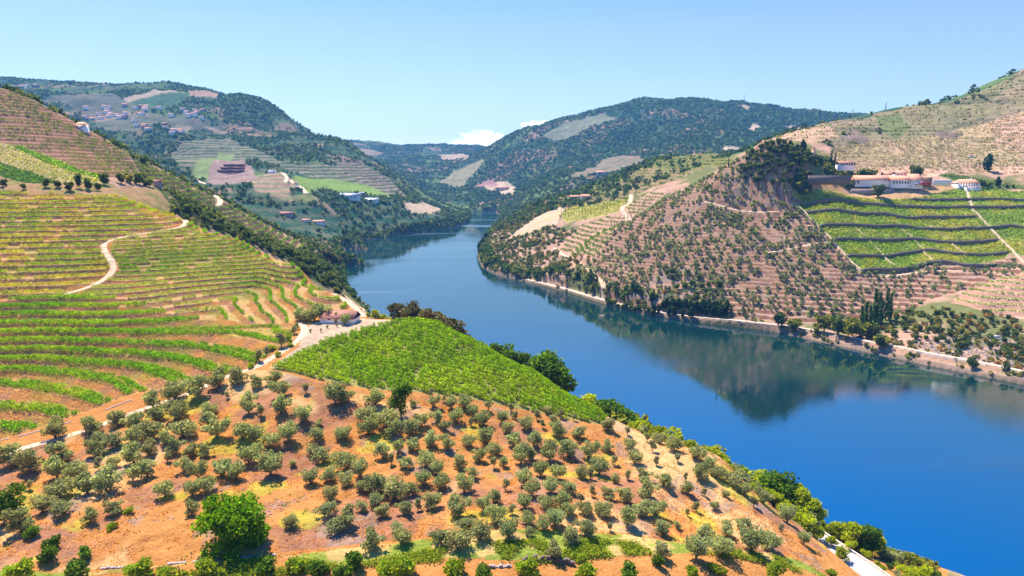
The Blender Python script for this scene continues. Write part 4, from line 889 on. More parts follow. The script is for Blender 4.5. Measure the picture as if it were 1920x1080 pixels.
# ---- mass plantings far off: many small trees in one object
def mass(name, label, P, rad, hgt, nq, cols, seed, cat='woodland', trunkz=.5):
    r = np.random.default_rng(seed); n_ = len(P); s = rad * r.uniform(.6, 1.35, n_); z = zat(P[:, 0], P[:, 1])
    d = r.normal(size=(n_, nq, 3)); d /= np.linalg.norm(d, axis=2)[..., None]; d *= r.uniform(.35, 1, (n_, nq, 1)) ** .5
    C_ = np.column_stack([P, z + hgt * s / rad * trunkz]); Q = C_[:, None] + d * np.stack([s, s, s * hgt / rad * .55], -1)[:, None]
    V, f = quads(Q.reshape(-1, 3), np.repeat(s * .95 * (12 / nq) ** .35, nq), r, .7)
    ci = r.choice(len(cols), n_); cb = np.array(cols)[ci] * r.uniform(.65, 1.35, n_)[:, None]; c = np.repeat(cb, nq * 4, 0) * np.repeat(r.uniform(.75, 1.25, n_ * nq), 4)[:, None]
    print(name, n_, len(f)); return link(name, mesh(name, V, f, [MLS], c), None, label, cat, None, 'stuff')
slp = (Z + 7 - H) / RR; vis = slp >= np.maximum.accumulate((Z - H) / RR, axis=1) - 1e-4
vis &= (np.abs(TH) < .68)
dth_ = np.gradient(thc)[:, None]; dr_ = np.gradient(rr)[None]; AREA = RR * dth_ * dr_
def pick(mask, dens, seed):
    r = np.random.default_rng(seed); e = AREA * dens; m = mask & vis & (r.random(X.shape) < e) & (PM < .05) & ~inr
    return np.stack([X[m] + r.normal(size=m.sum()) * .4, Y[m] + r.normal(size=m.sum()) * .4], -1)
OLC = [(.17, .22, .10), (.20, .24, .13), (.13, .18, .075)]
q = scatter([(1112,492),(1150,440),(1200,402),(1250,352),(1330,312),(1400,288),(1440,300),(1470,350),(1484,372),(1508,402),(1560,452),(1612,512),(1560,545),(1450,585),(1380,592),(1250,575),(1140,555)], 5200, 560, 1050, 3.9, seed=61)
q2 = scatter([(1560,545),(1612,512),(1684,508),(1755,494),(1824,502),(1900,490),(1940,500),(1900,515),(1740,560),(1700,590),(1600,602),(1450,590)], 800, 500, 1000, 5.0, seed=62)
q = np.concatenate([q, q2]); fr_ = ((zat(q[:, 0], q[:, 1], ZC) + (fbm(q[:, 0], q[:, 1], 45, 3, 77) - .5) * 3) / 3.0) % 1; q = q[fr_ < .62]; q = q[fbm(q[:, 0], q[:, 1], 30, 3, 95) > .27]
mass('far_olive_grove', 'hundreds of small olive trees dotted over the conical hill across the river', q, 1.95, 3.3, 34, OLC, 63, 'olive grove', .55)
OKC = [(.07, .11, .035), (.09, .13, .04), (.13, .15, .05), (.05, .085, .03)]
gly = zone([(300,352),(350,374),(430,412),(480,442),(560,474),(600,482),(636,500),(645,560),(560,505),(460,455),(400,432),(352,415),(325,400)], 430, 900)
q = pick(gly, .028, 64); mass('gully_undergrowth', 'dark evergreen undergrowth filling the gully behind the spur', q, 1.9, 2.6, 22, OKC + [(.14, .15, .04)], 65)
pm_ = zone([(896,482),(912,445),(938,415),(1000,384),(1062,384),(1045,430),(1085,432),(1040,465),(1110,492),(1140,560),(1060,548),(985,527),(930,508)], 600, 1600) & ~Zz['midtan']
q = pick(pm_, .022, 66); mass('bank_scrub', 'mixed dark scrub covering the promontory across the river', q, 2.4, 3.6, 24, OKC + [(.22, .16, .05), (.15, .15, .05)], 67)
cw = zone([(1130,560),(1200,572),(1290,588),(1380,600),(1380,585),(1300,560),(1260,540),(1180,548)], 500, 800) | zone([(1640,585),(1690,575),(1780,580),(1920,602),(2000,620),(2000,720),(1830,680),(1700,655),(1560,625),(1600,605)], 420, 700)
q = pick(cw, .022, 68); mass('bankside_scrub', 'olive-brown scrub on the slope just above the riverside track', q, 1.8, 2.6, 26, OKC + [(.28, .17, .05), (.22, .2, .05)], 69)
farm = fm & (RR < 5200) & (dsh > 6)
ff = np.zeros(X.shape, bool)
for m_ in FARF: ff |= m_
fmask = fbm(X, Y, 170, 4, 97); wood = sstep(.36, .52, fmask) + .10
rightm = (TH > -.06); wood = np.where(~rightm, wood * .72, wood); wood = np.where(rightm & (RR > 1900), np.maximum(wood, .75), wood)
rdg = (TH > float(ray(1500, 230)[0])) & (RR < 2400); wood = np.where(rdg, wood * .12, wood)
vill = zone([(150,215),(260,190),(420,200),(420,255),(230,260)], 1500, 3300); wood = np.where(vill, wood * .5, wood)
dens = np.where(RR < 2200, .0085, np.where(RR < 3200, .0105, .0070)) * np.clip(wood, 0, 1) * (~ff)
q = pick(farm, dens, 70); rq = np.hypot(q[:, 0], q[:, 1])
WC = [(.042, .085, .042), (.055, .10, .045), (.08, .115, .05)]
mass('hill_woodland', 'blue-green woodland over the distant hills', q[rq >= 2200], 4.4, 5.6, 8, WC, 71)
mass('valley_woodland', 'dark green woodland on the slopes above the far river bend', q[rq < 2200], 3.9, 6.2, 14, WC + [(.08, .11, .04)], 72)
q = pick((Zz['backtop']) & ~ff,   .0026 * sstep(.45, .6, fbm(X, Y, 90, 4, 98)), 73); mass('ridge_scrub', 'scrub patches on the dry ridge at the upper right', q, 3.2, 4.5, 14, [(.05, .08, .035), (.07, .10, .04), (.10, .10, .06)], 74)
q = pick((RR > 700) & (RR < 1300) & ~fm & (TH < -.1) & (dsh > 5) & ~Zz['ridge'] & ~Zz['brown'], .014, 75); mass('lower_valley_scrub', 'scattered trees and scrub below the left ridge', q, 2.8, 4.4, 18, OKC, 76)
# shoreline fringe
q = pick((dsh < 16) & (dsh > 1.5) & (RR > 640) & (RR < 2300), .03, 77); mass('shore_trees', 'dense green fringe of trees along the far waterline', q, 3.2, 6.0, 20, [(.035, .075, .03), (.06, .11, .03), (.12, .15, .03)], 78)
q = pick((dsh < 11) & (dsh > .8) & (RR > 430) & (RR <= 1150) & (TH > -.05) & (fbm(X, Y, 18, 2, 120) > .46), .05, 79); mass('shore_bushes', 'low bushes along the water foot of the far bank', q, 1.5, 2.6, 24, [(.07, .12, .03), (.14, .18, .04), (.22, .2, .05)], 80)
# ---- individual trees farther off
def many(kd, pts_, s0, s1, name, label, cat, group):
    for i, p in enumerate(pts_): plant(kd, i, p[0], p[1], random.uniform(s0, s1), name, label, cat, group)
many(OAK, scatter([(330,372),(400,412),(460,440),(560,482),(628,506),(642,560),(600,530),(520,482),(440,445),(370,415),(335,400)], 130, 430, 900, 5.5, seed=81), .7, 1.25, 'oak_tree', 'dark evergreen oak in the wooded gully behind the spur', 'tree', 'evergreen oaks in the gully')
many(OAKY, scatter([(330,372),(460,440),(628,506),(642,560),(520,482),(370,415)], 30, 430, 900, 6, seed=82), .6, 1.0, 'oak_tree', 'lighter yellowish oak among the dark gully trees', 'tree', 'yellowish oaks in the gully')
for i, (u, v, w_) in enumerate([(85,352,16),(107,352,14),(130,358,16),(165,356,18),(182,358,14),(45,355,10),(5,350,12),(195,347,20)]):
    p = hit(u, v, 300, 640); plant(OAK, i, p[0], p[1], w_ * math.dist(p, (0, 0, H)) / F / 6.4, 'evergreen_tree', 'dark round tree above the left terraces', 'tree', 'round trees on the grassy strip')
p = hit(150, 354, 300, 640); plant(OAK, 0, p[0], p[1], (.75, .75, 1.6), 'ragged_tree', 'tall ragged tree standing on the grassy strip above the terraces', 'tree')
for i, (u, v, w_) in enumerate([(228,344,16),(245,344,16),(262,346,18),(280,350,16),(240,340,12),(268,338,14),(275,350,12),(305,350,8)]):
    p = hit(u, v, 400, 800); plant(OAKY if i % 2 else OAK, i, p[0], p[1], w_ * math.dist(p, (0, 0, H)) / F / 6, 'bushy_tree', 'yellow-green bushy tree beside the stone hut below the ridge', 'tree', 'bushy trees by the stone hut')
for i, (u, vt, Yd) in enumerate([(228,268,655),(236,270,660),(243,274,665),(250,278,668),(256,284,670)]):
    tall(CON, i, u, vt, Yd, 10, 'dark_tree', 'tall dark tree on the left ridge crest', 'tree', 'dark trees on the left crest', 1.6)
for i, (u, vt) in enumerate([(205,258),(212,262),(219,266),(199,262)]):
    tall(OAKY, i, u, vt, 648, 6.2, 'bushy_tree', 'small bushy tree beside the white chapel on the crest', 'tree', 'bushy trees by the chapel', 1.2)
for i, (u, vt, Yd) in enumerate([(742,567,318),(768,562,312),(785,566,316),(760,580,306)]):
    tall(EUC, i, u, vt, Yd, 9.8, 'brownish_tree', 'loose brownish tree behind the green vineyard', 'tree', 'brownish trees behind the vineyard', 1.8, 1.2)
for i, (u, vt, Yd) in enumerate([(800,572,308),(822,577,306),(846,575,304),(858,580,303),(833,590,298)]):
    tall(EUC, i + 1, u, vt, Yd, 9.8, 'bronze_tree', 'bronze-green tree at the top right corner of the vineyard', 'tree', 'bronze-green trees at the vineyard corner', 1.8, 1.3)
for i, (u, vt, Yd) in enumerate([(672,540,400),(684,543,395),(696,548,390),(706,556,380),(716,566,370),(650,520,470),(660,532,440),(725,574,360)]):
    tall(BRD, i, u, vt, Yd, 8.4, 'dark_bank_tree', 'dark green tree on the bank below the red-roofed shed', 'tree', 'dark trees below the shed', 1.8)
for i, (u, vt, Yd) in enumerate([(690,585,312),(703,580,315),(716,586,316),(728,592,305)]):
    tall(ACA, i, u, vt, Yd, 7.6, 'lime_tree', 'lime-green tree just right of the red-roofed shed', 'tree', 'lime-green trees by the shed', 1.0, 1.3)
for i, (u, vt, Yd) in enumerate([(928,640,272),(942,643,270),(957,648,268),(972,656,266),(985,664,264)]):
    tall(BRD, i, u, vt, Yd, 8.4, 'bank_tree', 'low green tree poking over the vineyard edge', 'tree', 'green trees over the vineyard edge', 2.2)
for i, (u, vt, Yd) in enumerate([(1003,658,262),(1016,657,261),(1030,662,259),(1044,668,257),(1036,676,255)]):
    tall(BRD, i + 1, u, vt, Yd, 8.4, 'bank_tree', 'tree of the rounded clump against the water', 'tree', 'rounded clump against the water', 2.4)
BK = [(1110,735,246,0),(1135,742,242,2),(1160,752,238,2),(1180,762,236,1),(1196,772,232,2),(1212,785,230,0),(1235,792,226,0),(1256,800,224,0),(1278,810,222,0),(1300,822,219,0),(1322,834,216,0),(1352,834,214,0),(1376,858,210,0),(1392,866,208,3),(1412,868,206,3),(1432,878,206,0),(1452,890,203,0),(1474,882,202,2),(1492,890,200,2),(1504,905,198,0),(1524,915,196,0),(1545,935,194,0),(1560,952,192,0),(1586,985,188,0),(1604,984,188,0),(1624,982,188,0),(1642,988,190,2),(1660,990,192,2),(1676,1000,194,0),(1700,1040,190,3),(1718,1042,190,3),(1738,1040,192,3),(1765,1050,188,1),(1785,1055,190,1),(1465,915,194,0),(1530,960,186,0),(1565,990,182,0),(1595,1010,180,0),(1635,1020,178,0),(1665,1040,176,0),(1690,1062,176,0),(1715,1068,178,2),(1745,1070,178,0),(1775,1072,174,0),(1800,1078,180,2),(1755,1082,168,0),(1700,1082,168,0),(1735,1085,170,3),(1770,1075,180,1),(1615,1035,172,0),(1240,812,216,0),(1290,838,210,0),(1340,862,206,0),(1390,890,202,0),(1430,905,198,0),(1500,940,190,0)]
for i, (u, vt, Yd, k) in enumerate(BK):
    kd, h0, lb, gp = [(ACA, 7.6, 'yellow-green acacia between road and river', 'acacias between road and river'), (OAKY, 6, 'bronze tinted bush-like tree near the water at the bottom right', None), (BRD, 8.4, 'dark green tree among yellow-green ones on the near bank', 'dark trees in the near bank belt'), (OLIVE, 4.4, 'pale feathery tree on the near bank', 'pale feathery trees on the near bank')][k]
    if k == 1: gp = 'bronze tinted trees on the near bank'; lb = 'bronze tinted tree on the near bank'
    tall(kd, i, u, vt, Yd, h0, 'bank_tree', lb, 'tree', gp, 2.3 if k != 3 else 2.8, 1.25)
q = scatter([(1180,806),(1250,826),(1330,864),(1400,892),(1450,925),(1490,962),(1520,985),(1560,1010),(1640,1040),(1700,1080),(1760,1080),(1700,1040),(1600,985),(1500,905),(1400,866),(1280,815),(1190,780)], 900, 60, 340, 1.2, seed=84)
cover('bank_undergrowth', 'yellow-green undergrowth covering the near bank', q, .42, ((.17, .24, .015), (.34, .36, .03)), 22, 1.8, MLS, .8, 14)
for i, p in enumerate(scatter([(1160,792),(1280,838),(1400,896),(1480,948),(1530,990),(1560,975),(1500,915),(1400,864),(1280,808),(1180,776)], 46, 60, 340, 2.6, seed=184)):
    plant(ACA if i % 4 else OLIVE, i, p[0], p[1], random.uniform(.35, .6) if i % 4 else .8, 'bank_tree', 'low yellow-green tree on the rim of the grove' if i % 4 else 'small olive on the rim above the river', 'tree', 'low trees on the grove rim')
# far bank
many(CON, scatter([(1222,580),(1290,582),(1362,584),(1362,603),(1290,598),(1226,590)], 90, 500, 800, 2.5, seed=85), .85, 1.15, 'dark_tree', 'very dark tree in the row across the river', 'tree', 'dark trees in the row at the water')
many(OAK, scatter([(1132,562),(1180,568),(1226,580),(1226,598),(1180,586),(1134,576)], 26, 500, 900, 4, seed=86), .7, 1.1, 'bank_tree', 'green tree left of the dark row on the far bank', 'tree', 'green trees left of the dark row')
many(OAK, scatter([(1230,520),(1280,500),(1350,540),(1350,570),(1280,560)], 16, 500, 900, 6, seed=87), .7, 1.2, 'oak_tree', 'dark oak on the rocky foot of the conical hill', 'tree', 'oaks on the rocky foot of the hill')
for i, (u, vt, vb) in enumerate([(1624,565,618),(1632,570,616),(1640,536,610),(1648,545,606),(1660,540,600),(1668,548,602),(1652,560,612),(1616,572,620)]):
    p = hit(u, vb, 400, 800); tall(POP, i, u, vt, p[1], 21, 'poplar_tree', 'tall slender poplar at the foot of the olive terraces', 'tree', 'poplars at the foot of the olive terraces', 1.5, 1.1)
for i, (u, v, w_) in enumerate([(1465,612,26),(1490,618,26),(1545,622,34),(1570,628,30),(1590,632,34),(1610,634,34),(1635,636,26),(1655,655,30),(1530,628,16),(1822,690,18),(1600,622,30),(1555,615,26)]):
    p = hit(u, v, 400, 800); plant(OAKY if i % 3 else OAK, i, p[0], p[1], w_ * math.dist(p, (0, 0, H)) / F / 6, 'bush_tree', 'bright green rounded tree beside the riverside track', 'tree', 'rounded trees beside the riverside track')
many(OAK, scatter([(1680,580),(1780,590),(1930,612),(1930,680),(1800,655),(1690,635),(1660,610)], 40, 400, 750, 5, seed=88), .5, .95, 'hillside_tree', 'dark green tree on the rocky slope at the right edge', 'tree', 'dark trees on the right-edge slope')
many(OAKY, scatter([(1680,580),(1780,590),(1930,612),(1930,680),(1800,655),(1690,635),(1660,610)], 24, 400, 750, 5, seed=89), .5, .9, 'hillside_tree', 'yellowish tree on the rocky slope at the right edge', 'tree', 'yellowish trees on the right-edge slope')
many(AUT, scatter([(1690,590),(1780,590),(1930,612),(1930,690),(1800,665),(1690,640)], 22, 400, 750, 5, seed=90), .5, 1.0, 'autumn_bush', 'rusty orange bush on the rocky slope at the right edge', 'bush', 'rusty bushes on the right-edge slope')
# garden on the hilltop
GD = [(1385,318),(1405,292),(1425,278),(1445,272),(1500,284),(1545,300),(1580,316),(1578,328),(1500,330),(1497,352),(1470,360),(1430,350),(1395,335)]
many(OAK, scatter(GD, 150, 700, 1050, 4.4, seed=91), .8, 1.35, 'garden_tree', 'dark green tree in the thick garden wood on the hilltop', 'tree', 'dark garden trees on the hilltop')
many(OAKY, scatter([(1445,290),(1500,290),(1540,305),(1560,320),(1500,322),(1460,305)], 26, 700, 1050, 5, seed=92), .7, 1.1, 'garden_tree', 'yellow-green tree in the hilltop garden', 'tree', 'yellow-green garden trees on the hilltop')
rg = random.Random(4)
for i in range(120):
    u = rg.uniform(1462, 1606); Yd = rg.uniform(868, 935); vt = np.interp(u, [1440, 1480, 1500, 1540, 1580, 1610], [263, 270, 278, 291, 303, 310]) + (935 - Yd) * .42 + rg.uniform(-3, 6)
    if vt > 326: continue
    if i % 4 == 0: u = rg.uniform(1472, 1500); Yd = rg.uniform(842, 862); vt = rg.uniform(300, 330)
    k_ = rg.random() < .38
    tall(OAKY if k_ else OAK, i, u, vt, Yd, 6.2, 'garden_tree', ('yellow-green' if k_ else 'dark green') + ' tree right of the hilltop', 'tree', ('yellow-green' if k_ else 'dark') + ' garden trees right of the summit', 1.5, 1.1)
for u, vt, Yd, s in [(1426,253,905,1),(1543,272,930,1.2),(1536,276,935,.8),(1351,294,925,.4),(1897,322,895,.9),(1903,325,893,.8)]:
    tall(CYP, int(u), u, vt, Yd, 11.4, 'cypress_tree', {1426:'slim dark cypress beside the white house on the hilltop',1543:'tallest slim cypress left of the villa',1536:'shorter dark cypress just left of the tall one by the villa',1351:'tiny lone cypress on the left shoulder of the hill',1897:'left cypress of the pair at the far right edge',1903:'right cypress of the pair at the far right edge'}[u], 'cypress', None, 2.4, 1.0)
for i, (u, vt, Yd) in enumerate([(1484,262,900),(1436,258,905),(1450,260,905),(1460,262,900),(1590,300,925),(1600,303,925),(1612,306,925),(1690,308,925),(1697,312,925),(1580,325,880),(1627,342,850),(1842,331,880),(1815,335,880),(1826,338,880),(1860,344,880),(1870,345,880),(1820,282,1000),(1475,276,890),(1495,280,890)]):
    tall(CON if i in (0, 16, 11) else OAK, i, u, vt, Yd, 9.5 if i in (0, 16, 11) else 6.6, 'estate_tree', 'tree around the white estate buildings', 'tree', 'trees around the estate buildings', 2.4)
for i, (u, v) in enumerate([(1183,408),(1177,412),(1052,402),(1060,398),(1066,394),(1146,424),(1152,426)]):
    p = hit(u, v, 700, 1500); plant(CYP, i, p[0], p[1], .8, 'cypress_tree', 'small cypress lining the track among the far terraces', 'cypress', 'cypresses along the far track')
for i, (u, vt, Yd) in enumerate([(905,430,1150),(912,428,1180),(900,440,1130)]):
    tall(CON, i, u, vt, Yd, 10, 'conifer', 'dark pointed conifer at the tip of the promontory', 'tree', 'conifers at the promontory tip', 1.8)
for i, (u, vt, Yd) in enumerate([(612,468,780),(622,462,800),(630,470,800),(640,480,850),(650,430,1250),(655,432,1260),(618,490,760)]):
    tall(EUC if i < 4 else CON, i, u, vt, Yd, 9.8, 'tall_bank_tree', 'tall dark tree by the water below the left ridge', 'tree', 'tall trees by the water on the left bank', 2.4)
# ------------------------------------------------------------ buildings, walls and small structures
BF = [(0, 1, 2, 3), (7, 6, 5, 4), (0, 4, 5, 1), (1, 5, 6, 2), (2, 6, 7, 3), (3, 7, 4, 0)]
def boxg(x0, x1, y0, y1, z0, z1):
    return np.array([(x0, y0, z0), (x0, y1, z0), (x1, y1, z0), (x1, y0, z0), (x0, y0, z1), (x0, y1, z1), (x1, y1, z1), (x1, y0, z1)], float), np.array(BF)
def boxes(name, bs, mat, parent=None, **k):
    V, f = join([boxg(*b) for b in bs]); return link(name, mesh(name, V, f, [mat]), parent, **k)
def gable(name, w, d, h, rh, ov, mat, parent, hip=0.0, th=.25):
    """pitched roof with its ridge along x and its own thickness"""
    x = w / 2 + ov; y = d / 2 + ov; xr = x - hip
    z0 = h - ov * rh / (d / 2)
    V = [(-x, -y, z0), (x, -y, z0), (x, y, z0), (-x, y, z0), (-xr, 0, h + rh), (xr, 0, h + rh)]
    V += [(a, b, c - th) for a, b, c in V]
    F4 = [(0, 1, 5, 4), (2, 3, 4, 5), (0, 6, 7, 1), (1, 7, 8, 2), (2, 8, 9, 3), (3, 9, 6, 0), (11, 7, 6, 10), (10, 9, 8, 11)]
    F3 = [(1, 2, 5), (3, 0, 4), (7, 11, 8), (9, 10, 6)]
    return link(name, mesh(name, V, [np.array(F4), np.array(F3)], [mat]), parent)
def walls(w, d, h, rh, mat, parent, gab=True, down=3.0, name='wall'):
    x, y = w / 2, d / 2
    V = [(-x, -y, -down), (x, -y, -down), (x, y, -down), (-x, y, -down), (-x, -y, h), (x, -y, h), (x, y, h), (-x, y, h)]
    f4 = [(0, 1, 5, 4), (2, 3, 7, 6)]; f3 = []
    if gab:
        V += [(-x, 0, h + rh - .3), (x, 0, h + rh - .3)]; f3 = [(5, 6, 9), (7, 4, 8)]
        f4 += [(1, 2, 6, 5), (3, 0, 4, 7)]
    else: f4 += [(1, 2, 6, 5), (3, 0, 4, 7), (4, 5, 6, 7)]
    fs = [np.array(f4)] + ([np.array(f3)] if f3 else [])
    return link(name, mesh(name, V, fs, [mat]), parent)
def house(name, label, cat, x, y, w, d, h, rh=2.0, yaw=0.0, hip=0.0, wm=None, rm=None, win=(), door=None, group=None, z=None, flat=False, chim=False, down=3.0, wmat=None):
    wm = wm or MWHITE; rm = rm or MROOF
    if z is None: z = float(zat(x, y)) + .2
    e = empty(name, (x, y, z), yaw, label, cat, group)
    walls(w, d, h, rh, wm, e, gab=(hip == 0 and not flat), down=down)
    if flat: boxes('roof', [(-w / 2 - .3, w / 2 + .3, -d / 2 - .3, d / 2 + .3, h + .003, h + .4)], rm, e)
    else:
        rf = gable('roof', w, d, h, rh, .45, rm, e, hip)
        if chim: boxes('chimney', [(w * .2, w * .2 + .9, -.4, .5, h + rh * .5, h + rh + 1.0)], wm, rf)
    for (wx, wz, ww, wh) in win:
        f = boxes('window', [(wx - ww / 2 - .12, wx + ww / 2 + .12, -d / 2 - .10, -d / 2 + .05, wz - .12, wz + wh + .12)], MGREY if ww < 3 else wm, e)
        boxes('pane', [(wx - ww / 2, wx + ww / 2, -d / 2 - .14, -d / 2 - .09, wz, wz + wh)], wmat or MDARK, f)
    if door: boxes('door', [(door[0] - door[1] / 2, door[0] + door[1] / 2, -d / 2 - .09, -d / 2 + .05, -.1, door[2])], MWOOD, e)
    return e
def hxy(u, v, r0, r1): p = hit(u, v, r0, r1); return float(p[0]), float(p[1])
# farm shed by the yard
x, y = hxy(634, 606, 200, 340); ps = y / F
house('farm_shed', 'long farm shed with faded red tiled roof and white end wall above the green vineyard', 'shed', x, y + 3.5, 68 * ps * .98, 8.0, 2.0, 2.3, -.10, wm=MWHITE, rm=MROOFD, win=[(-3.2, 1.0, .9, .9), (2.4, 1.0, .9, .9)], door=(-.4, 1.2, 2.1), down=2)
x, y = hxy(296, 352, 400, 800); house('stone_hut', 'tiny brown stone hut below the left ridge', 'hut', x, y, 4.6, 4, 5.0, .8, 0, wm=MSTONEL, rm=MROOFD, door=(0, 1, 2))
x, y = sight(190, 642); house('chapel', 'small white chapel with tan hipped roof on the crest of the left ridge', 'chapel', x, y, 9, 7, 4.2, 2.3, .1, 2.5, rm=MROOF, win=[(-2, 1.5, .9, 1.3), (2, 1.5, .9, 1.3)], door=(0, 1.1, 2.3), z=float(zat(x, y)) + .6)
# estate across the river
zb = float(zat(*sight(1640, 885)))
def est(name, label, u0, u1, vb, vt, Yd, d, rh, **k):
    uc = (u0 + u1) / 2; x, y = sight(uc, Yd); th, s = ray(uc, vb); z = H + s * math.hypot(x, y); px = math.hypot(x, y) / math.hypot((uc - 960), F) * 1.0
    w = (u1 - u0) * y / F * 1.0; h = (vb - vt) * y / F
    k.setdefault('down', 5); k.setdefault('yaw', 0)
    return house(name, label, k.pop('cat', 'winery building'), x, y + d / 2, w, d, h, rh, z=z, **k)
g_ = zat
est('winery_building', 'longest low white winery hall with tiled roof', 1583, 1652, 342, 336.5, 872, 12, 4.6, win=[(12, 1.3, 1.3, 1.1), (15.5, 1.3, 1.3, 1.1), (20, 1.3, 1.3, 1.1)], yaw=-.02)
boxes('retaining_wall', [(-24, 24, 0, 1.2, -6, 2.4)], MSTONEL, label='pale grey retaining wall under the long winery hall', cat='wall', loc=(*sight(1616, 866), zb - 3.0))
est('winery_building', 'middle winery hall with row of dark arches, joined right of the long hall', 1648, 1694, 344.5, 337, 868, 14, 4.6, win=[(-11 + 3.2 * i, .4, 1.6, 2.2) for i in range(7)], yaw=-.03)
est('winery_building', 'tall winery hall with broad pale orange roof and one round window', 1684, 1706, 345.5, 337, 866, 22, 6.5, win=[(-1, 2.2, 1.4, 1.4)])
est('upper_house', 'small white house with tiled roof behind the long winery hall', 1634, 1648, 331, 326, 905, 8, 2.6, win=[(-2, 1, 1, 1.1), (1.6, 1, 1, 1.1)])
est('upper_house', 'lilac and white gabled house behind the middle winery hall', 1655, 1676, 331, 324.5, 902, 8, 2.2, win=[(-4, 1.4, 1.2, 1.4), (0, 1.4, 1.2, 1.4), (4, 1.4, 1.2, 1.4)])
est('open_shed', 'flat orange roofed open shed between winery hall and tanks', 1702, 1722, 337, 333, 880, 9, 1.2, flat=True, wm=MWOOD, rm=MROOF)
x, y = sight(1710, 863); z = H + float(ray(1710, 347)[1]) * math.hypot(x, y)
e = empty('freight_container', (x, y, z), 0, 'dark red container beside the winery tanks', 'container')
boxes('body', [(-5.6, 5.6, -1.3, 1.3, 0, 3.9)], MRED, e); boxes('door', [(4.0, 5.3, -1.38, -1.31, .2, 3.6)], MRED, e)
boxes('frame', [(-5.7, -5.45, -1.4, -1.25, 0, 4.0), (5.45, 5.7, -1.4, -1.25, 0, 4.0), (-5.45, 5.45, -1.4, -1.25, 3.8, 4.0)], MGREY, e)
x, y = sight(1697, 862); e = empty('parked_van', (x, y, z), 0, 'pale blue van parked left of the red container', 'van')
boxes('body', [(-3, 1.6, -1.1, 1.1, .5, 2.6), (1.6, 3, -1.05, 1.05, .5, 1.5)], MBLUE, e); boxes('window', [(1.0, 1.58, -1.14, -1.11, 1.5, 2.3)], MDARK, e)
for wx in (-1.9, 1.8): V_, f_ = tube((wx, -1.15, .45), (wx, 1.15, .45), .45, .45, 12); link('wheel', mesh('wheel', V_, f_, [MDARK]), e)
def cyl(name, x, y, z, r, h, mat, parent=None, **k):
    V1, f1 = tube((0, 0, 0), (0, 0, h), r, r, 14); V2, f2 = tube((0, 0, h), (0, 0, h + r * .35), r, r * .15, 14); V, f = join([(V1, f1), (V2, f2)])
    return link(name, mesh(name, V, f, [mat], smooth=False), parent, loc=(x, y, z), **k)
for i in range(9):
    x, y = sight(1725 + i * 3.7, 864); e = empty('steel_tank', (x, y, z), 0, 'upright pale steel wine tank in the row beside the container', 'tank', 'steel tanks beside the winery')
    cyl('body', 0, 0, .5, 1.05, 5.2, MSTEEL, e); cyl('pipe', .9, -1.0, 0, .09, 5.6, MGREY, e)
est('estate_house', 'white two-storey house with orange hipped roof right of the tanks', 1769, 1810, 351, 342.5, 872, 11, 4.0, cat='house', hip=4.5, win=[(-9 + 3 * i, 3.2, 1.1, 1.3) for i in range(7)] + [(-6 + 3 * i, .4, 1.2, 1.7) for i in range(6)], chim=True)
est('annex_house', 'low white annex with blue shutters in front of the estate house', 1785, 1812, 354, 349.5, 862, 5, 1.0, cat='house', flat=True, win=[(-7 + 2.5 * i, .5, 1.3, 1.5) for i in range(6)], wmat=MBLUE)
est('garden_villa', 'white villa with columned terrace half hidden in the garden trees', 1550, 1580, 311.5, 306, 905, 9, 2.4, cat='villa', rm=MROOFD, win=[(-6 + 3 * i, 1.0, 1.7, 2.6) for i in range(6)])
est('hilltop_house', 'small white gabled house on the hilltop left of the cypress', 1411, 1423, 272, 267, 915, 6, 1.8, cat='house', win=[(-1.5, 1, .9, 1.2)], down=6)
x, y = sight(1503, 905); z2 = H + float(ray(1503, 288)[1]) * y / math.cos(math.atan2(x, y)); e = empty('garden_tower', (x, y, z2), 0, 'slim pink tower with pointed top above the garden trees', 'tower')
boxes('shaft', [(-1.5, 1.5, -1.5, 1.5, -8, 3.5)], plain('pink_render', (.62, .34, .26), .9), e); V_, f_ = tube((0, 0, 3.5), (0, 0, 8.5), 2.0, .1, 4); link('spire', mesh('spire', V_, f_, [MROOF]), e)
for i, u in enumerate((1425, 1431, 1437, 1447)):
    x, y = sight(u, 888); zz = H + float(ray(u, 294)[1]) * math.hypot(x, y); e = empty('parasol', (x, y, zz), 0, 'white garden parasol on the hilltop terrace', 'parasol', 'parasols on the hilltop terrace')
    V_, f_ = tube((0, 0, 0), (0, 0, 2.6), .06, .06); link('pole', mesh('pole', V_, f_, [MGREY]), e); V_, f_ = tube((0, 0, 2.3), (0, 0, 3.1), 2.3, .05, 8); link('canopy', mesh('canopy', V_, f_, [MWHITE]), e)
x, y = sight(1436, 889); boxes('terrace_deck', [(-10, 11, -3, 4, -5, -.4)], MSTONEL, label='pale stone terrace under the white parasols', cat='terrace', loc=(x, y, zz))
boxes('garden_wall', [(-23, 24, 0, 1.4, -10, 0)], MSTONE, label='long dark stone retaining wall below the garden trees left of the winery', cat='wall', loc=(*sight(1535, 846), H + float(ray(1535, 329)[1]) * math.hypot(*sight(1535, 846))))
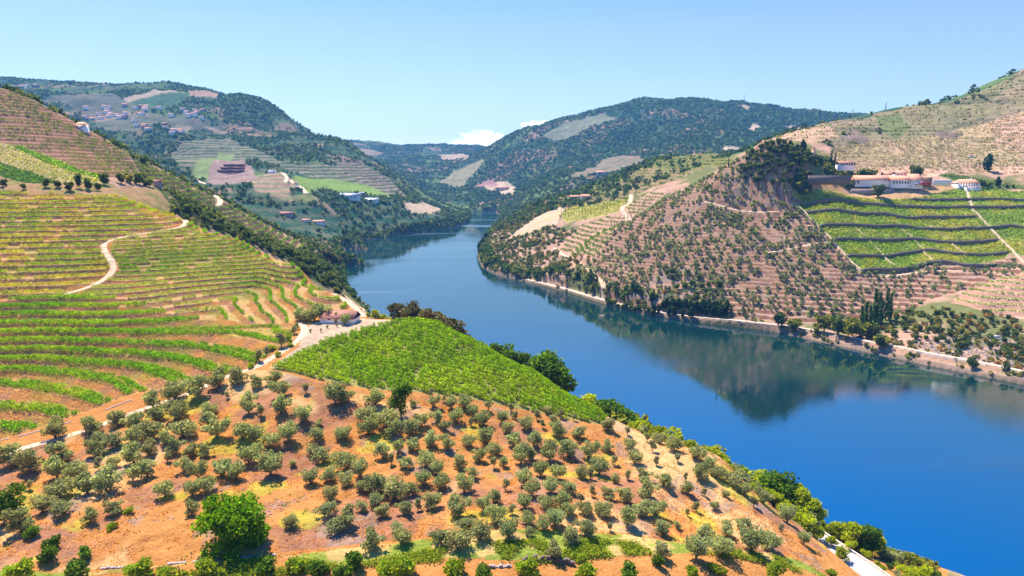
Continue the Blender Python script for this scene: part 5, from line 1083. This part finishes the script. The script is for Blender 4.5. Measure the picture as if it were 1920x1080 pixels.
# far houses
def fh(label, u, v, wpx, hpx, r0, r1, name='house', cat='house', rm=None, rh=None, d=None, group=None, wm=None, flat=False, wins=3, yaw=None, hip=0):
    x, y = hxy(u, v, r0, r1); ps = math.hypot(x, y) / F; w = wpx * ps; h = hpx * ps
    ww = [(-w / 2 + w * (i + .5) / wins, h * .35, w / wins * .3, h * .35) for i in range(wins)]
    return house(name, label, cat, x, y + 3, w, d or w * .55, h, rh or w * .12, yaw if yaw is not None else random.uniform(-.4, .4), hip, wm, rm, ww, None, group, flat=flat, down=5)
fh('lone house with red roof among trees in the lower left valley', 537, 405, 22, 4, 900, 1700, rm=MROOFD, wm=MSTONEL)
fh('house with bright orange roof among the trees left of the river bend', 597, 420, 20, 4, 900, 1700)
fh('small house with faded roof left of the bright orange roof', 573, 416, 12, 3, 900, 1700)
fh('white boathouse at the water edge on the left bank', 633, 458, 8, 5, 900, 1700, wins=1)
fh('grey block building on the ridge track right of the hotel', 509, 325, 12, 5, 1100, 2200, rm=MBLUE, flat=True)
fh('tiny hut in the green field below the ridge track', 554, 346, 7, 3, 1000, 2200, wins=1)
fh('long blue-grey roofed winery hall in the far left valley', 655, 373, 34, 6, 1200, 2400, 'warehouse', 'warehouse', MBLUE, 5, 24, wins=5, yaw=-.15)
fh('white roofed hall right of the far tanks', 696, 379, 22, 4, 1200, 2400, 'warehouse', 'warehouse', MWHITE, 3.5, 16, wins=4, yaw=-.1)
for i in range(4):
    x, y = hxy(673 + i * 2.6, 371, 1200, 2400); e = empty('silo', (x, y + 8, float(zat(x, y))), 0, 'tall pale silo behind the far blue-grey hall', 'silo', 'silos behind the far hall'); cyl('body', 0, 0, 0, 1.6, 12, MSTEEL, e); cyl('pipe', 1.4, -1.5, 0, .2, 12.5, MGREY, e)
fh('dark red farmhouse on the terraces across the river', 1079, 374, 18, 5, 900, 1600, rm=MROOF, wm=MSTONEL)
fh('long pink roofed barn right of the dark red farmhouse', 1101, 373, 26, 3.5, 900, 1600, 'barn', 'barn')
fh('house with red roof on the ridge shoulder in front of the big mountain', 1128, 326, 18, 3, 1200, 2600)
fh('lone tan building at the foot of the big mountain', 941, 357, 24, 5, 1900, 3300, rm=MROOF, wm=plain('ochre_render', (.55, .38, .25)))
fh('little white hut among the far right terraces', 1822, 296, 4, 3, 950, 1400, wins=1)
# red-brown stepped hotel on the far ridge
x, y = hxy(428, 326, 1100, 2200); ps = math.hypot(x, y) / F; e = empty('hotel', (x, y, float(zat(x, y)) - 1), .05, 'rust-red stepped hotel building on the far left ridge', 'hotel')
for j in range(4):
    for sgn, x0, x1 in ((-1, -24 + j * 4, 2), (1, 3.5, 22)):
        xa, xb = x0 * ps, x1 * ps; z0 = (j * 5.0 - 2) * ps; y0 = j * 6.0
        f = boxes('storey', [(xa, xb, y0, y0 + 16, z0 if j else -8, z0 + 3.9 * ps)], MBRN, e)
        boxes('glazing', [(xa + 1, xb - 1, y0 - .12, y0 + .05, z0 + 1.0 * ps, z0 + 3.3 * ps)], MDARK, f)
        boxes('slab', [(xa - 1, xb + 1, y0 - 1.6, y0 + 16.5, z0 + 3.91 * ps, z0 + 4.6 * ps)], plain('pink_slab', (.55, .25, .23)), f)
boxes('plinth', [(-20 * ps, 26 * ps, -8, -.1, -10, 1)], MSTONEL, e)
# village on the far left mountain
rv = np.random.default_rng(8); CL = [(200,212,45,12,16),(270,205,34,10,13),(362,214,30,10,12),(285,240,34,10,10),(55,164,16,5,4),(335,252,20,6,5),(215,222,40,8,8)]
vpos = []
for cx, cy, sx, sy, n_ in CL:
    for i in range(n_):
        u = cx + rv.normal() * sx * .5; v = cy + rv.normal() * sy * .5
        x, y = hxy(u, v, 1500, 3600)
        if all(math.hypot(x - a, y - b) > 17 for a, b in vpos):
            vpos.append((x, y)); w = rv.uniform(12, 21); h = rv.uniform(6, 9)
            house('village_house', f'small house of the far left mountain village, {numw(round(u / 19.2))} percent across, {numw(round(v / 10.8))} down', 'house', x, y, w, w * .65, h, w * .13, rv.uniform(-.6, .6), 0, MWHITE if rv.random() < .75 else MSTONEL, MROOF if rv.random() < .7 else MROOFD, [(-w * .25, h * .4, 1.3, 1.6), (w * .22, h * .4, 1.3, 1.6)], None, 'houses of the mountain village', down=5)
print('village', len(vpos))
# terrace walls of the far vineyard
WL = ['lowest curving dark stone wall under the walled green vineyard', 'second dark stone wall from the bottom of the green vineyard', 'third dark stone wall from the bottom of the green vineyard', 'dark stone wall across the middle of the green vineyard', 'dark stone wall above the middle one in the green vineyard', 'long dark stone wall below the dry grass under the winery', 'short uppermost dark stone wall at the right of the green vineyard']
for k, (pl, lb) in enumerate(zip(WPL, WL)):
    d = dense(pl, 2.0); zb_ = bil(ZW, np.arctan2(d[:, 0], d[:, 1]), np.hypot(d[:, 0], d[:, 1]))
    a = np.interp(np.arctan2(d[:, 0], d[:, 1]), thc, wa[k]); d = d - np.array([0, .7])
    wallstrip('dry_stone_wall', d, zb_ - 2.1, zb_ + np.maximum(a, .2) + .15, .8, MSTONE, label=lb, cat='stone wall')
# embankment and cliffs along the far road
rp, rh_ = PW['road_r'][0], PH['road_r']; d = np.gradient(rp, axis=0); d /= np.linalg.norm(d, axis=1)[:, None]; nr = np.stack([d[:, 1], -d[:, 0]], -1)
us, _ = proj(rp[:, 0], rp[:, 1], rh_)
for u0, u1, off_, zt, lb, mt in ((1722, 1862, 3.1, -.05, 'tall pale stone embankment under the riverside track at the right', MSTONEL), (1385, 1640, 3.1, -.3, 'dark mossy embankment under the riverside track left of the pale one', MSTONE), (1150, 1215, 3.1, -.4, 'low stone embankment left of the dark tree row', MSTONE)):
    m = (us > u0) & (us < u1); pl = rp[m] + nr[m] * off_
    if pl[:, 1].mean() > rp[m][:, 1].mean(): pl = rp[m] - nr[m] * off_
    wallstrip('embankment', pl, np.full(m.sum(), -1.5), rh_[m] + zt, .9, mt, label=lb, cat='embankment')
# foreground: low stone wall and the long terrace edge
def dry_wall(label, pl, h, seed):
    d = dense(hp(pl, 60, 260), .45); r = np.random.default_rng(seed); bs = []
    for p in d:
        z = float(zat(p[0], p[1]))
        if seed > 2 and vnoise(np.array([p[0] / 2.5 + seed]), np.array([p[1] / 2.5]), 2)[0] < .36: continue
        for lv_ in range(max(1, int(h / .32 * r.uniform(.5, 1.1)))):
            s = r.uniform(.2, .34); bs.append(boxg(p[0] - s, p[0] + s, p[1] - .3 + r.uniform(-.08, .08), p[1] + .3, z + lv_ * .32 - .2, z + lv_ * .32 + .13 + r.uniform(-.04, .05)))
    V, f = join(bs); link('dry_stone_wall', mesh('dry_stone_wall', V, f, [MSTONEL if seed > 1 else MSTONE]), None, label, 'stone wall')
dry_wall('broken dark dry-stone wall at the bottom centre edge', [(978,1058),(1000,1053),(1030,1052),(1062,1056),(1075,1060)], 1.5, 1)
dry_wall('low pale broken wall left of the dark wall at the bottom edge', [(900,1064),(930,1063),(958,1062)], .7, 2)
dry_wall('long low stone terrace edge curving across the bottom left', [(190,1066),(260,1062),(330,1056),(400,1050),(460,1044),(515,1040)], .5, 3)
dry_wall('low stone edging below the lowest left vineyard terrace', [(0,826),(60,812),(120,795),(200,768),(270,742),(330,722)], .55, 4)
# guard rail along the near road
pl, hh = PW['road_n'][0], PH['road_n']; d = np.gradient(pl, axis=0); d /= np.linalg.norm(d, axis=1)[:, None]; nr = np.stack([d[:, 1], -d[:, 0]], -1)
if (nr[len(nr) // 2] @ np.array([1, .4])) < 0: nr = -nr
gp = pl + nr * 3.0; gz = hh
e = empty('guard_rail', (float(gp[0, 0]), float(gp[0, 1]), float(gz[0])), 0, 'pale guard rail along the river side of the road at bottom right', 'guard rail')
o_ = np.array([gp[0, 0], gp[0, 1], gz[0]])
wl = wallstrip('rail', gp - o_[:2], gz + .5 - o_[2], gz + .85 - o_[2], .12, MWHITE); wl.parent = e
for q_ in range(0, len(gp), 2): boxes('post', [(gp[q_, 0] - o_[0] - .07, gp[q_, 0] - o_[0] + .07, gp[q_, 1] - o_[1] - .07, gp[q_, 1] - o_[1] + .07, gz[q_] - .3 - o_[2], gz[q_] + .5 - o_[2])], MGREY, e)
# road edge line
ribbon('road_marking', gp - nr * .45, .08, gz, MWHITE, .075)
# white sign on the far bank
x, y = hxy(1870, 637, 400, 700); e = empty('signboard', (x, y, float(zat(x, y))), -.1, 'blank white signboard on two posts on the far bank', 'sign')
boxes('board', [(-2.4, 2.4, -.08, .08, 1.1, 3.4)], MWHITE, e)
for sx in (-1.8, 1.8): boxes('post', [(sx - .08, sx + .08, -.08 + .17, .25, -.5, 3.2)], MGREY, e)
# masts and pylons on the skyline
def mast(u, vt, vb, Yd, label, arms=2, group=None):
    x, y = sight(u, Yd); g = float(zat(x, y)); th, s = ray(u, vt); zt = H + s * math.hypot(x, y); h = max(14, zt - g); e = empty('lattice_mast', (x, y, g), 0, label, 'mast', group)
    w = h * .05; b = []
    for sx in (-1, 1):
        for sy in (-1, 1): b.append(tube((sx * w, sy * w, -2), (sx * w * .15, sy * w * .15, h), .28, .2, 4))
    for q_ in range(9):
        z0 = h * q_ / 9; z1 = h * (q_ + 1) / 9; a0 = w * (1 - .85 * q_ / 9); a1 = w * (1 - .85 * (q_ + 1) / 9); b += [tube((-a0, -a0, z0), (a1, -a1, z1), .15, .15, 4), tube((a0, -a0, z0), (-a1, -a1, z1), .15, .15, 4)]
    V, f = join(b); link('tower', mesh('tower', V, f, [MGREY]), e)
    for q_ in range(arms): V, f = tube((-w * 2.2, 0, h * (.8 + .1 * q_)), (w * 2.2, 0, h * (.8 + .1 * q_)), .2, .2, 4); link('arm', mesh('arm', V, f, [MGREY]), e)
mast(1373, 178, 190, 3560, 'thin telecom mast on top of the big mountain', 2)
mast(850, 263, 278, 5150, 'pylon on the far skyline below the white cloud', 2); mast(774, 266, 276, 5150, 'faint pylon on the far skyline left of the cloud', 2)
mast(1568, 205, 222, 1690, 'thin mast on the ridge near the right mountain saddle', 1); mast(1626, 196, 215, 1700, 'thin mast on the right ridge beside the skyline trees', 1)
for i, (u, vt) in enumerate([(1697,186),(1690,190),(1703,190),(1820,168),(1826,170),(1664,196)]):
    tall(OAK, i, u, vt, 1700, 6.6, 'skyline_tree', 'dark tree standing on the right ridge skyline', 'tree', 'trees on the right skyline', 2.6)
for i, (u, vt) in enumerate([(293,153),(300,151),(308,152),(317,153),(330,155),(276,157)]):
    tall(OAK, i, u, vt, 3290, 6.6, 'skyline_tree', 'tiny dark tree on the summit of the far left mountain', 'tree', 'trees on the far left summit', 3.5)
# ------------------------------------------------------------ haze: one closed box of pale air round camera and scene
mh = bpy.data.materials.new('haze_air'); mh.use_nodes = True; t = mh.node_tree; t.nodes.clear()
out = N(t, 'ShaderNodeOutputMaterial'); pv = N(t, 'ShaderNodeVolumePrincipled')
pv.inputs['Color'].default_value = (.14, .47, 1.0, 1); pv.inputs['Density'].default_value = 0.64e-4; pv.inputs['Anisotropy'].default_value = 0.0
t.links.new(pv.outputs[0], out.inputs['Volume'])
zt = float(Z.max()) + 40; zl = float(Z.min()) - 1
V, f = boxg(-8200, 8200, -300, 8200, zl, zt)
link('haze', mesh('haze', V, f, [mh]), kind='stuff')
mh.cycles.homogeneous_volume = True if hasattr(mh.cycles, 'homogeneous_volume') else None
print('objects', len(bpy.data.objects))
